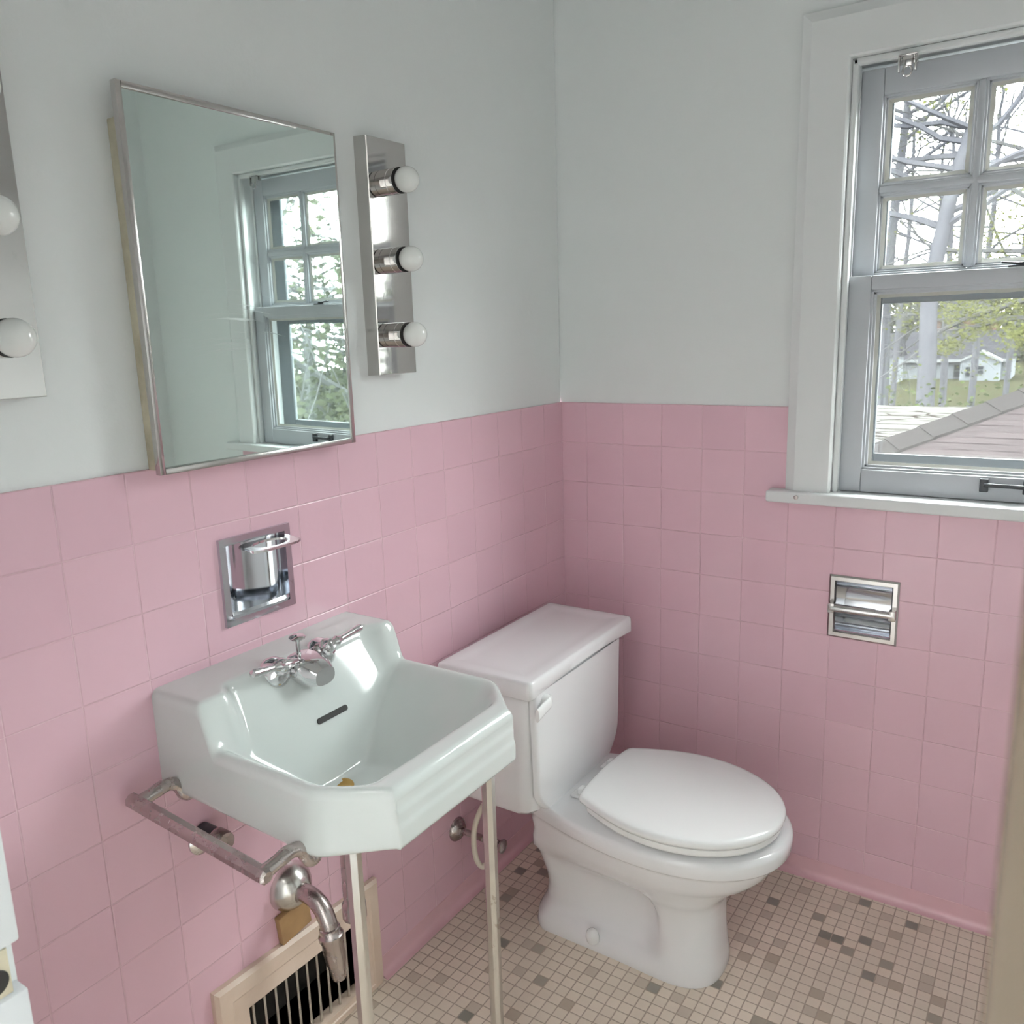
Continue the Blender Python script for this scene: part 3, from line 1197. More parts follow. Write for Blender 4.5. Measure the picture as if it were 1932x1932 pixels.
# towel bar hung on the left side
by, bx0, bx1 = -1.366, .012, .322
bz = lambda x: .7085 - .022 * (x - bx0) / (bx1 - bx0)
bm = NBM()
tube(bm, [(bx0, by, bz(bx0)), (bx0 + .004, by, bz(bx0)), (bx1 - .004, by, bz(bx1)), (bx1, by, bz(bx1))], [.008, .0118, .0118, .008], 8, phase=PI / 8)
tb = finish('towel_bar', norm(bm), M['nickel'], t_sink, smooth=20)
for x in (bx0 + .020, bx1 - .012):
    z = bz(x)
    bm = NBM()
    path = smoothpath([(x, by, z), (x + .004, by + .022, z + .006), (x + .006, by + .045, z + .010), (x + .008, by + .062, z + .004), (x + .010, by + .070, z - .012), (x + .010, by + .078, z - .020), (x + .010, by + .092, z - .012)], 5)
    tube(bm, path, [.0105 + .002 * math.sin(i) * .2 for i in range(len(path))], 12)
    finish('bracket', norm(bm), M['nickel'], tb)

# waste pipe stub from the wall and the sink tail pipe
wy, wz = -1.074, .373
t = thing('waste_pipe', (0, wy, wz), 'worn metal waste pipe elbow with a domed wall flange under the sink', 'pipe')
bm = NBM()
lathe(bm, (.0003, wy, wz), (1, 0, 0), [(0, .047), (.003, .047), (.012, .0445), (.024, .037), (.033, .027), (.037, .021), (.038, .018)], 32)
tag(finish('wall_flange', norm(bm), M['leg'], t), 'domed wall flange')
bm = NBM()
path = smoothpath([(.03, wy, wz), (.062, wy, wz - .001), (.084, wy, wz - .012), (.098, wy, wz - .034), (.105, wy, wz - .06)], 6)
tube(bm, path, .0168, 20)
finish('elbow', norm(bm), M['nickel'], t)
bm = NBM()
a = Vector((.103, wy, wz - .048))
lathe(bm, a, (.13, .02, -1), [(0, .017), (.002, .0195), (.012, .020), (.016, .0235), (.024, .0235), (.030, .0205), (.058, .0200), (.074, .0185), (.090, .0150), (.098, .0150), (.106, .0130), (.110, .0)], 20, cap1=False)
tag(finish('slip_joint', norm(bm), M['nickel'], t), 'brown stained slip joint')
bm = NBM()
lathe(bm, (.205, -1.105, .640), (0, 0, -1), [(0, .0175), (.200, .0175), (.206, .021), (.232, .021), (.236, .016), (.224, .012)], 20)
tag(finish('tail_pipe', norm(bm), M['nickel'], t_sink), 'metal tail pipe hanging under the basin')

# supply stop under the towel bar
sy, sz = -1.245, .583
t = thing('supply_valve', (0, sy, sz), 'dark capped supply pipe on the wall behind the towel bar', 'valve')
bm = NBM()
lathe(bm, (.0003, sy, sz - .014), (1, 0, 0), [(0, .027), (.003, .0265), (.008, .020), (.010, .0155)], 26)
finish('wall_flange', norm(bm), M['chrome'], t)
bm = NBM()
tube(bm, [(.004, sy, sz), (.042, sy, sz)], .0165, 18)
finish('pipe', norm(bm), M['iron'], t)
bm = NBM()
lathe(bm, (.040, sy, sz), (1, 0, 0), [(0, .0165), (.001, .0185), (.020, .0185), (.022, .0170), (.026, .0165), (.027, .0)], 18, cap1=False)
finish('cap', norm(bm), M['nickel'], t)

# ------------------------------------------------------------------ toilet
TY = -.436
t_toilet = thing('toilet', (.40, TY, 0), 'white two piece toilet with closed lid in the pink tiled corner', 'toilet')


def rrect(x0, x1, y0, y1, r, n=7, bow=0.0):
    """rounded rectangle outline; bow pushes the front (x1) edge forward in the middle"""
    pts = []
    for cx, cy_, a0 in ((x1 - r, y1 - r, 0), (x0 + r * .5, y1 - r * .5, PI / 2), (x0 + r * .5, y0 + r * .5, PI), (x1 - r, y0 + r, -PI / 2)):
        rr = r if cx > (x0 + x1) / 2 else r * .5
        for k in range(n + 1):
            a = a0 + PI / 2 * k / n
            pts.append((cx + rr * math.cos(a), cy_ + rr * math.sin(a)))
    # extra points along the front edge
    m = 14
    p_last, p_first = pts[-1], pts[0]
    for k in range(1, m):
        s = k / m
        pts.append((p_last[0] + (p_first[0] - p_last[0]) * s + bow * math.sin(PI * s), p_last[1] + (p_first[1] - p_last[1]) * s))
    return pts


# tank
bm = NBM()
rings = []
for z, x0, x1, y0, y1, r in ((.352, .075, .240, -.600, -.262, .03), (.356, .066, .262, -.622, -.248, .034), (.372, .060, .276, -.634, -.238, .036), (.42, .058, .279, -.639, -.232, .036), (.55, .058, .281, -.642, -.224, .034), (.655, .056, .282, -.644, -.219, .032)):
    rings.append([Vector((x, y, z)) for x, y in rrect(x0, x1, y0, y1, r)])
loft(bm, rings)
norm(bm)
finish('tank', bm, M['vitreous'], t_toilet)
# raised front panel whose sides run in towards the bottom
bm = NBM()
def panel(z):
    s = (z - .358) / (.652 - .358)
    k = max(0.0, (.43 - z) / .072) if z < .43 else 0
    hw = .186 + .012 * s - .045 * k ** 2.2
    return hw
zs = [.362 + (.650 - .362) * i / 20 for i in range(21)]
yc = -.4325
rows2 = []
for z in zs:
    hw = panel(z)
    xf = .279 + .003 * min(1, (z - .35) / .1)
    r = []
    for yy, dx in ((-hw - .007, -.006), (-hw - .004, .0015), (-hw, .0055), (-hw + .006, .0072), (-hw * .5, .0078), (0, .008), (hw * .5, .0078), (hw - .006, .0072), (hw, .0055), (hw + .004, .0015), (hw + .007, -.006)):
        r.append(bm.verts.new((xf + dx, yc + yy, z)))
    rows2.append(r)
for a, b in zip(rows2, rows2[1:]):
    for k in range(len(a) - 1):
        bm.faces.new((a[k], a[k + 1], b[k + 1], b[k]))
norm(bm)
finish('front_panel', bm, M['vitreous'], t_toilet)
# lid
bm = NBM()
rings = []
def lid_ring(e, ztop, arch):
    o = rrect(.052 + e, .298 - e, -.664 + e, -.178 - e, max(.004, .014 - e))
    r = []
    for x, y in o:
        s = (y + .421) / .245
        a = arch * (1 - s * s) * max(0.0, min(1.0, (x - .2) / .08))
        r.append(Vector((x, y, ztop + a)))
    return r
for e, z, ar in ((.012, .6520, .012), (.003, .6490, .012), (.0, .6525, .011), (.0005, .676, .002), (.0015, .6855, 0), (.004, .6890, 0), (.009, .690, 0), (.030, .6905, 0), (.036, .6893, 0), (.06, .6890, 0)):
    rings.append(lid_ring(e, z, ar))
loft(bm, rings)
norm(bm)
finish('tank_lid', bm, M['vitreous'], t_toilet, smooth=50)
# flush lever
bm = NBM()
lathe(bm, (.288, -.596, .626), (1, 0, 0), [(0, .016), (.008, .016), (.014, .0125), (.017, .0)], 20, cap1=False)
secs = []
for s, w, h in ((0, .0085, .010), (.25, .008, .010), (.6, .007, .0105), (1, .006, .011)):
    c = Vector((.302 - .002 * s, -.598 - .046 * s, .625 - .012 * s))
    secs.append([c + Vector((w * math.cos(a) * .8, 0, 1.35 * h * math.sin(a))) for a in [2 * PI * k / 14 for k in range(14)]])
loft(bm, secs)
norm(bm)
finish('flush_lever', bm, M['seat'], t_toilet)


# bowl: horizontal outlines from foot to rim
def egg(xb, xf, xm, hwb, hw, z, n=40, pw=2.15, cy_=None, capw=.03):
    """outline with a blunt back at xb, widest (hw) at xm, round front at xf"""
    c = TY if cy_ is None else cy_
    side = []
    for k in range(n + 1):
        t_ = k / n
        x = xb + (xf - xb) * (.5 - .5 * math.cos(PI * t_))
        if x <= xm:
            s = (x - xb) / (xm - xb)
            w = hwb + (hw - hwb) * math.sin(s * PI / 2)
            cap = min(1.0, (x - xb) / capw)
            w *= math.sqrt(max(0.0, 1 - (1 - cap) ** 2)) if cap < 1 else 1
        else:
            s = (x - xm) / (xf - xm)
            w = hw * max(0.0, 1 - s ** pw) ** (1 / pw)
        side.append((x, w))
    pts = [Vector((x, c + w, z)) for x, w in side] + [Vector((x, c - w, z)) for x, w in reversed(side[1:-1])]
    return pts


def ped(z, xb, xf, rear, waist, fronthw, xw, n=40, front_pow=2.6):
    """pedestal outline: trapway at the rear, waist at xw, front column"""
    side = []
    xc = xf - fronthw * 1.15
    for k in range(n + 1):
        t_ = k / n
        x = xb + (xf - xb) * (.5 - .5 * math.cos(PI * t_))
        if x < xw:
            s = max(0, (x - xb) / (xw - xb))
            w = rear + (waist - rear) * (3 * s * s - 2 * s ** 3)
        elif x < xc:
            s = (x - xw) / (xc - xw)
            w = waist + (fronthw - waist) * (3 * s * s - 2 * s ** 3)
        else:
            s = (x - xc) / (xf - xc)
            w = fronthw * max(0, 1 - s ** front_pow) ** (1 / front_pow)
        cap = min(1.0, (x - xb) / .05)
        if cap < 1:
            w *= math.sqrt(max(0.0, 1 - (1 - cap) ** 2))
        side.append((x, w))
    return [Vector((x, TY + w, z)) for x, w in side] + [Vector((x, TY - w, z)) for x, w in reversed(side[1:-1])]


bm = NBM()
R_ = []
for args in (
    (0.0, .186, .640, .094, .094, .098, .40),
    (.010, .184, .643, .096, .096, .100, .40),
    (.032, .187, .642, .094, .092, .098, .40),
    (.046, .194, .640, .080, .070, .094, .45),
    (.070, .204, .637, .071, .050, .091, .48),
    (.11, .208, .634, .074, .046, .089, .49),
    (.145, .206, .633, .082, .048, .091, .49),
    (.175, .200, .635, .091, .058, .098, .48),
    (.195, .196, .641, .096, .078, .108, .47),
    (.215, .194, .655, .104, .102, .122, .44)):
    R_.append(ped(*args))
for z, xb, xf, xm, hwb, hw in ((.235, 0.194, .680, .47, .108, .136), (.26, 0.198, .712, .49, .112, .154), (.285, 0.204, .735, .50, .115, .166), (.312, .200, .750, .505, .118, .1735), (.3215, .204, .7545, .507, .120, .1760), (.3255, .204, .7650, .508, .121, .1850), (.331, .204, .7690, .508, .122, .1885), (.352, .202, .7700, .508, .123, .1895), (.360, .202, .7680, .508, .121, .1875), (.3650, .206, .7610, .508, .117, .181)):
    R_.append(egg(xb, xf, xm, hwb, hw, z))
loft(bm, R_)
norm(bm)
finish('bowl', bm, M['vitreous'], t_toilet, smooth=60)
# seat and lid
bm = NBM()
S_ = []
for z, e in ((.3715, .008), (.3725, .003), (.378, .001), (.3865, .002), (.3880, .007)):
    S_.append(egg(.345 + e, .752 - e, .535, .118 - e, .178 - e, z + .0040, pw=2.05, cy_=TY - .006))
loft(bm, S_)
norm(bm)
finish('seat', bm, M['seat'], t_toilet, smooth=60)
bm = NBM()
S_ = []
for z, e, crown in ((.3890, .006, 0), (.3900, .002, 0), (.3960, .0, 0), (.4020, .002, 0), (.4055, .007, 0), (.4068, .016, 0), (.4080, .05, 0), (.409, .10, 0)):
    S_.append(egg(.340 + e, .756 - e, .535, .122 - e * .8, .180 - e, z + .0045, pw=2.05, cy_=TY - .006, capw=.014))
loft(bm, S_)
norm(bm)
finish('seat_lid', bm, M['seat'], t_toilet, smooth=60)
for s in (-1, 1):
    bm = NBM()
    y = TY + .004 + s * .072
    box(bm, (.303, y - .016, .3650), (.345, y + .016, .3730), .004, 3)
    box(bm, (.318, y - .0115, .3730), (.352, y + .0115, .3900), .005, 3)
    finish('seat_hinge', norm(bm), M['seat'], t_toilet)
    bm = NBM()
    lathe(bm, (.364, TY + s * .0940, .030), (0, s * .30, 1), [(0, .0150), (.012, .0155), (.022, .0135), (.028, .008), (.030, 0)], 20, cap1=False)
    finish('bolt_cap', norm(bm), M['seat'], t_toilet)

# shutoff valve and its supply hose
vy, vz = -.553, .205
t = thing('shutoff_valve', (0, vy, vz), 'small dark shutoff valve with ivory hose on the wall beside the toilet', 'valve')
bm = NBM()
lathe(bm, (.0003, vy, vz), (1, 0, 0), [(0, .030), (.004, .0295), (.010, .025), (.016, .017), (.018, .011)], 26)
finish('wall_flange', norm(bm), M['nickel'], t)
bm = NBM()
tube(bm, [(.012, vy, vz), (.094, vy, vz)], .0082, 14)
lathe(bm, (.088, vy, vz), (1, 0, 0), [(0, .011), (.002, .0135), (.024, .0135), (.027, .010), (.040, .010), (.041, 0)], 16, cap1=False)
lathe(bm, (.102, vy, vz), (0, 0, 1), [(-.014, .009), (.022, .009), (.023, .0)], 14, cap1=False)
finish('valve_body', norm(bm), M['nickel'], t)
bm = NBM()
lathe(bm, (.128, vy, vz - .002), (1, 0, 0), [(0, .006), (.004, .016), (.010, .017), (.013, .012), (.014, 0)], 12, cap1=False)
finish('valve_knob', norm(bm), M['nickel'], t)
bm = NBM()
path = smoothpath([(.102, vy, vz + .022), (.108, vy - .004, vz - .0), (.098, vy - .022, vz - .055), (.076, vy - .026, vz - .040), (.066, vy - .018, vz + .02), (.078, vy - .006, vz + .075), (.100, vy, vz + .115), (.112, vy + .004, .352)], 8)
path = path[6:]
tube(bm, path, .0066, 12)
tag(finish('supply_hose', norm(bm), M['hose'], t), 'curved ivory supply hose')

# ------------------------------------------------------------------ wall register under the sink
gy0, gy1, gz0, gz1 = -1.2645, -.8500, .0, .2555
t = thing('wall_register', (0, (gy0 + gy1) / 2, 0), 'cream metal wall register with vertical bars near the floor under the sink', 'vent')
TL = math.radians(3.2)
def regp(y, z, x):
    """register plate sits a little crooked"""
    cy_, cz_ = gy1, .0
    dy, dz = y - cy_, z - cz_
    k = math.tan(TL)
    zz = z - dy * k * (z / gz1)
    return Vector((x, y, zz))
oy0, oy1, oz0, oz1 = -1.198, -.914, .034, .188
bm = NBM()
prof = [(0, -.003), (0, .010), (.006, .0165), (.030, .0175), (.034, .0150), (.048, .0150), (.054, .0165), (.062, .0165), (.0655, .011), (.0655, -.01)]
rings = []
for k in range(5):
    i = k % 4
    r = []
    for e, d in prof:
        f = e / .0655
        y = (gy0 + (oy0 - gy0) * f, gy1 + (oy1 - gy1) * f)[(i in (1, 2))]
        z = (gz0 + (oz0 - gz0) * f, gz1 + (oz1 - gz1) * f)[(i in (2, 3))]
        r.append(regp(y, z, d))
    rings.append(r)
loft(bm, rings, cap0=False, cap1=False)
bmesh.ops.remove_doubles(bm, verts=bm.verts, dist=.0001)
norm(bm)
tag(finish('frame', bm, M['cream_enamel'], t, smooth=25), 'cream painted frame')
for k in range(11):
    y = oy0 + .012 + k * .0262
    bm = NBM()
    tube(bm, [regp(y, oz0 - .004, .006), regp(y, oz1 + .004, .006)], .0032, 10)
    finish('bar', bm, M['leg'], t)
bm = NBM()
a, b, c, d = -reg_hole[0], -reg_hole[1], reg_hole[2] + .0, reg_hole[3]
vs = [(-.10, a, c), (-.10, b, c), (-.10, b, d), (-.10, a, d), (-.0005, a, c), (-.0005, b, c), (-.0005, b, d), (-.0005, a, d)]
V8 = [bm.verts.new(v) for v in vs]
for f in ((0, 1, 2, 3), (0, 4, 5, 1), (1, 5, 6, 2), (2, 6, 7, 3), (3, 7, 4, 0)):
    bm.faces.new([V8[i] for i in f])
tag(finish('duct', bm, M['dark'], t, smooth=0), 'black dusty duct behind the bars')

bm = NBM()
box(bm, (.0005, -1.113, .2735), (.014, -1.040, .333), .002, rot=Matrix.Rotation(.10, 3, 'X'))
tag(finish('wood_block', bm, M['wood'], None, smooth=30, loc=(0, -1.078, .2735)), 'raw brown wood block wedged above the wall register', 'wood')

# ------------------------------------------------------------------ the yard seen through the window
GZ = -4.04
M['bark'] = plain('grey_bark', (.0225, .0225, .0255), .9, spec=0.0, color2=(.017, .0172, .0205), scale=2.5)
M['bark_pale'] = plain('pale_bark', (.027, .027, .028), .9, spec=0.0, color2=(.021, .021, .022), scale=3)
M['leaf_spring'] = plain('spring_leaf', (.031, .032, .0095), .7, spec=0.0, color2=(.025, .0285, .0075), scale=1.2)
M['leaf_green'] = plain('shrub_leaf', (0.0085, 0.0131, 0.0059), .7, spec=0.0, color2=(0.0157, 0.0184, 0.0066), scale=1.5)
M['leaf_tan'] = plain('dry_bramble_leaf', (0.0157, 0.0161, 0.0118), .8, spec=0.0, color2=(0.0118, 0.0144, 0.0079), scale=1.6)
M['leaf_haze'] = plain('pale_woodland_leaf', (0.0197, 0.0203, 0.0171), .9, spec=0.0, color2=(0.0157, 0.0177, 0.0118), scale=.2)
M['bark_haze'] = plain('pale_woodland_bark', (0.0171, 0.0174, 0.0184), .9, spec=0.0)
M['lawn'] = plain('spring_lawn', (0.0102, 0.0089, 0.0056), .95, spec=0.0, color2=(0.0069, 0.0089, 0.0041), scale=.5)
M['house_white'] = plain('white_clapboard', (0.0407, 0.0440, 0.0479), .7, spec=0.0)
M['house_roof'] = plain('dark_grey_shingle', (0.0082, 0.0082, 0.0098), .9, spec=0.0, var=.2, scale=2)
M['house_trim'] = plain('white_house_trim', (0.0459, 0.0479, 0.0492), .6, spec=0.0)
M['house_glass'] = plain('dark_house_window', (0.0039, 0.0046, 0.0059), .3, spec=0.0)
M['brick'] = plain('orange_brick_wall', (0.0341, 0.0197, 0.0148), .9, spec=0.0, var=.15, scale=2)
M['shingle'] = shingle_material()
M['ridge'] = plain('mauve_ridge_cap', (0.0097, 0.0087, 0.0088), .9, spec=0.0, color2=(0.0081, 0.0074, 0.0076), scale=5)
M['peel'] = peeling_material()

# ground
bm = NBM()
n = 26
gv = [[bm.verts.new((-70 + 160 * i / n, .9 + 165 * (j / n) ** 1.6, GZ + (.35 * mnoise.noise(Vector((i * .7, j * .6, 2))) if j > 2 else 0))) for j in range(n + 1)] for i in range(n + 1)]
for i in range(n):
    for j in range(n):
        bm.faces.new((gv[i][j], gv[i + 1][j], gv[i + 1][j + 1], gv[i][j + 1]))
tag(finish('lawn', norm(bm), M['lawn']), 'brown green spring lawn in front of the white house', kind='structure')

# shingled lower roof with a hip, just outside the window
A0 = Vector((.430, 2.0, .837))
SL = .41
def roofz(y):
    return A0.z + SL * (y - A0.y)
t = thing('shingled_roof', (1.2, 1.6, .5), 'mauve shingled lower roof with a diagonal hip, close outside the window', 'roof')
hipx = lambda y: A0.x + (y - A0.y) * 1.018
bm = NBM()
ya, yb = 1.0, 5.2
yb = 3.0
P_ = [Vector((hipx(ya), ya, roofz(ya))), Vector((2.1, ya, roofz(ya))), Vector((2.1, yb, roofz(yb))), Vector((hipx(yb), yb, roofz(yb)))]
Q_ = [p - Vector((0, 0, .10)) for p in P_]
loft(bm, [P_, Q_])
norm(bm)
ro_ = finish('shingles', bm, M['shingle'], t, smooth=0, loc=(A0.x, A0.y, A0.z))
bm = NBM()
lw = .105
h0, h1 = Vector((hipx(ya), ya, roofz(ya))), Vector((hipx(yb), yb, roofz(yb)))
hd = (h1 - h0)
hdn = Vector((hd.x, hd.y, 0)).normalized()
sd = Vector((hdn.y, -hdn.x, 0))          # towards the shingled face
NCAP = 17
for k in range(NCAP):
    a = h0 + hd * (k / NCAP)
    b = h0 + hd * ((k + 1.12) / NCAP)
    r = []
    for p, l in ((a, .010), (b, .004)):
        up = Vector((0, 0, l + .012))
        rp = p + sd * lw
        rp.z = roofz(rp.y) + l + .004
        lp_ = p - sd * lw
        lp_.z = p.z - .05 + l
        r.append([lp_, p + up, rp, rp - Vector((0, 0, .012)), lp_ - Vector((0, 0, .012))])
    loft(bm, r)
norm(bm)
finish('hip_cap', bm, M['ridge'], t, smooth=0)
bm = NBM()
loft(bm, [[Vector((hipx(y) - .10, y, roofz(y) - .052)), Vector((hipx(y) - .0, y, roofz(y) - .03)), Vector((hipx(y) - .0, y, .2)), Vector((hipx(y) - .10, y, .2))] for y in (ya, yb)])
norm(bm)
finish('side_board', bm, M['house_trim'], t, smooth=0)

# peeling white flat roof behind the hip
bm = NBM()
box(bm, (-5.5, 2.36, .25), (.575, 6.0, .686), .01)
tag(finish('flat_roof', bm, M['peel'], loc=(-2.0, 4, .25)), 'flat white roof with cracked peeling paint beyond the hip', 'roof')

# white house across the lawn
HY = 90.0
def ap(u, v, y=HY):
    return at(u, v, y)
t = thing('house', tuple(ap(1780, 716)), 'white house with a dark roof and a small gabled entry across the lawn', 'house')
x0, zg = ap(1694, 715).x, ap(1780, 717).z
x1 = ap(1905, 715).x
ze = ap(1780, 677).z
zr = ap(1790, 630).z
bm = NBM()
box(bm, (x0, HY, zg - .5), (x1, HY + 8, ze))
finish('wall', bm, M['house_white'], t, smooth=0)
bm = NBM()
xr0 = ap(1709, 632).x
loft(bm, [[Vector((x0 - .3, HY - .5, ze - .05)), Vector((xr0, HY + 4, zr + .25)), Vector((x0 - .3, HY + 8.5, ze - .05))], [Vector((x1 + .3, HY - .5, ze - .05)), Vector((x1 - .6, HY + 4, zr + .25)), Vector((x1 + .3, HY + 8.5, ze - .05))]])
norm(bm)
finish('roof', bm, M['house_roof'], t, smooth=0)
bm = NBM()
box(bm, (x0 - .3, HY - .56, ze - .32), (x1 + .3, HY - .45, ze - .02))
finish('eave_board', bm, M['house_trim'], t, smooth=0)
gx0, gx1 = ap(1813, 690).x, ap(1893, 690).x
gm = (gx0 + gx1) / 2
zge, zgr = ap(1815, 679).z, ap(1852, 664).z
bm = NBM()
loft(bm, [[Vector((gx0 + .15, y, zg - .5)), Vector((gx1 - .15, y, zg - .5)), Vector((gx1 - .15, y, zge)), Vector((gm, y, zgr - .1)), Vector((gx0 + .15, y, zge))] for y in (HY - 2.2, HY + .5)])
norm(bm)
finish('entry', bm, M['house_white'], t, smooth=0)
bm = NBM()
for s, xx in ((-1, gx0), (1, gx1)):
    loft(bm, [[Vector((xx, y, zge - .16)), Vector((gm, y, zgr + .0)), Vector((gm, y, zgr + .2)), Vector((xx, y, zge + .04))] for y in (HY - 2.5, HY + .5)])
norm(bm)
finish('entry_gable', bm, M['house_trim'], t, smooth=0)
for u0, u1, v0, v1, dy in ((1754, 1766, 688, 706, 0), (1799, 1813, 688, 711, 0), (1821, 1831, 692, 710, 2.2), (1841, 1856, 690, 705, 2.2)):
    a = ap(u0, v1, HY - dy); b = ap(u1, v0, HY - dy)
    bm = NBM()
    y = HY - dy - .05
    box(bm, (a.x - .06, y - .06, a.z - .06), (b.x + .06, y + .06, b.z + .06))
    w_ = finish('window', bm, M['house_trim'], t, smooth=0)
    bm = NBM()
    mz = (a.z + b.z) / 2
    box(bm, (a.x, y - .075, a.z), (b.x, y - .055, mz - .03))
    box(bm, (a.x, y - .075, mz + .03), (b.x, y - .055, b.z))
    finish('pane', bm, M['house_glass'], w_, smooth=0)

# orange brick building behind it
BY = 120.0
a = ap(1755, 640, BY); b = ap(1880, 596, BY)
t = thing('brick_building', (a.x, BY, GZ), 'orange brick building rising behind the dark roofed house', 'building')
bm = NBM()
box(bm, (a.x, BY, GZ), (b.x, BY + 8, b.z - .4))
finish('wall', bm, M['brick'], t, smooth=0)
bm = NBM()
loft(bm, [[Vector((a.x - .4, y0_, b.z - .4)), Vector((b.x + .4, y0_, b.z - .4)), Vector((b.x - 1.5, BY + 4, b.z + 2.0)), Vector((a.x + 1.5, BY + 4, b.z + 2.0))] for y0_ in (BY - .4, BY + 8.4)])
norm(bm)
finish('roof', bm, M['house_roof'], t, smooth=0)
for u in (1775, 1800):
    p = ap(u, 618, BY)
    bm = NBM()
    box(bm, (p.x, BY - .1, p.z - .5), (p.x + .9, BY + .1, p.z + .9))
    finish('window', bm, M['house_glass'], t, smooth=0)
# small pale house at the far left of the view
a = ap(1652, 712, 80); b = ap(1698, 668, 80)
t = thing('pale_house', (a.x, 80, GZ), 'pale small house half hidden by bare trees at the left edge of the window view', 'house')
bm = NBM()
box(bm, (a.x - 3, 80, GZ), (b.x - .6, 86, b.z - .2))
finish('wall', bm, M['house_white'], t, smooth=0)
bm = NBM()
loft(bm, [[Vector((x, 79.6, b.z - .3)), Vector((x, 83, b.z + 1.8)), Vector((x, 86.4, b.z - .3))] for x in (a.x - 3.4, b.x - .3)])
norm(bm)
finish('roof', bm, M['house_roof'], t, smooth=0)


# trees
def grow(bm, rng, p, d, L, r, depth, maxd, tips, droop=.0, split=3, rmin=.006):
    n = 7 if depth == 0 else (5 if depth <= 2 else 3)
    m = 4 if depth < 3 else 3
    pts, rad = [p.copy()], [r]
    cur, dd = p.copy(), d.copy()
    r1 = max(rmin, r * .60)
    for i in range(m):
        dd = (dd + Vector((rng.gauss(0, .17), rng.gauss(0, .17), rng.gauss(.0, .13) - droop))).normalized()
        cur = cur + dd * (L / m)
        pts.append(cur.copy())
        rad.append(r + (r1 - r) * (i + 1) / m)
    tube(bm, pts, rad, n, cap=False)
    if depth >= maxd:
        tips.append((cur.copy(), dd.copy()))
        return
    for k in range(split if depth > 0 else split + 1):
        i = rng.choice([m - 1, m, m]) if k else m
        ang = rng.uniform(.35, .95) if k else rng.uniform(.1, .4)
        u, w = frame_for(dd)
        a = rng.uniform(0, 2 * PI)
        nd = (dd * math.cos(ang) + (u * math.cos(a) + w * math.sin(a)) * math.sin(ang))
        nd.z += .08
        nd.normalize()
        grow(bm, rng, pts[i], nd, L * rng.uniform(.62, .82), rad[i] * rng.uniform(.55, .75), depth + 1, maxd, tips, droop, split, rmin)


def leaf_cloud(bm, rng, centres, per, spread, size):
    for c, d in centres:
        for k in range(per):
            p = c + Vector((rng.gauss(0, spread), rng.gauss(0, spread), rng.gauss(0, spread * .7)))
            u = Vector((rng.gauss(0, 1), rng.gauss(0, 1), rng.gauss(0, .6))).normalized()
            a, b = frame_for(u)
            s = size * rng.uniform(.6, 1.3)
            bm.faces.new([bm.verts.new(p + a * s + b * s * .1), bm.verts.new(p + b * s * .55), bm.verts.new(p - a * s), bm.verts.new(p - b * s * .55)])


def tree(name, label, path, radii, limbs, seed, bark, maxd=4, leaf=None, leaf_share=0.0, per=6, spread=.25, size=.06, droop=0.0, rmin=.006, group=None, sprays=()):
    """a trunk along the given points, limbs growing from it at given heights"""
    rng = random.Random(seed)
    t = thing(name, tuple(path[0]), label, 'tree', group)
    bm = NBM()
    P = smoothpath(path, 4)
    m = len(P)
    rr = [radii[0] + (radii[1] - radii[0]) * (i / (m - 1)) for i in range(m)]
    tube(bm, P, rr, 10)
    tips = []
    for f, az, el, L in limbs:
        i = min(m - 1, int(f * (m - 1)))
        d = Vector((math.cos(az) * math.cos(el), math.sin(az) * math.cos(el), math.sin(el)))
        grow(bm, rng, P[i], d, L, rr[i] * .55, 1, maxd, tips, droop, 3, rmin)
    grow(bm, rng, P[-1], (P[-1] - P[-2]).normalized(), limbs[0][3], rr[-1] * .8, 1, maxd, tips, droop, 3, rmin)
    finish('trunk', bm, bark, t)
    if leaf is not None and tips:
        bm = NBM()
        sel = [x for x in tips if rng.random() < leaf_share]
        leaf_cloud(bm, rng, sel, per, spread, size)
        for a, b, n_, w_ in sprays:         # leafy sprays hanging along a line
            pts = []
            for k in range(n_):
                q = a + (b - a) * rng.random()
                pts.append((q + Vector((rng.gauss(0, w_), rng.gauss(0, .8), rng.gauss(0, w_))), Vector((0, 0, 1))))
            leaf_cloud(bm, rng, pts, 9, .13, .05)
        finish('leaves', bm, leaf, t, smooth=0)
    return t


def T(u, v, y):
    return at(u, v, y)


# the large tree whose trunk stands between the window and the house
by_ = 24.0
tree('large_tree', 'large grey tree with a thick trunk in front of the white house', [Vector((T(1748, 720, by_).x, by_, GZ)), T(1749, 700, by_), T(1754, 560, by_), T(1780, 430, by_), T(1808, 320, by_), T(1845, 215, by_)], (.26, .15),
     [(.98, 2.9, .30, 3.2), (.86, 2.6, .15, 3.4), (.74, 3.3, .35, 3.0), (.90, .2, .5, 3.0), (.78, -.3, .3, 3.0), (.66, .3, .2, 2.8), (.95, 1.2, .9, 2.8), (.98, -2.4, .5, 2.6), (.70, 2.9, .5, 2.4), (.82, 3.4, .25, 2.6), (.60, 2.8, .45, 2.4), (.72, .0, .45, 2.4), (.84, .4, .1, 2.6), (.93, 3.3, .1, 2.6), (.62, -.2, .5, 2.2)], 5, M['bark'], 6, M['leaf_spring'], .05, 5, .3, .06, rmin=.008)
ty_ = 36.0
tree('slender_tree', 'slender bare tree just right of the large trunk', [Vector((T(1783, 720, ty_).x, ty_, GZ)), T(1782, 690, ty_), T(1785, 600, ty_), T(1792, 480, ty_), T(1800, 330, ty_)], (.15, .09),
     [(.95, .5, .6, 3.0), (.8, 2.6, .5, 3.0), (.65, .2, .3, 2.8), (.88, 3.4, .7, 2.6)], 11, M['bark'], 5, M['leaf_spring'], .25, 6, .35, .07, rmin=.014)
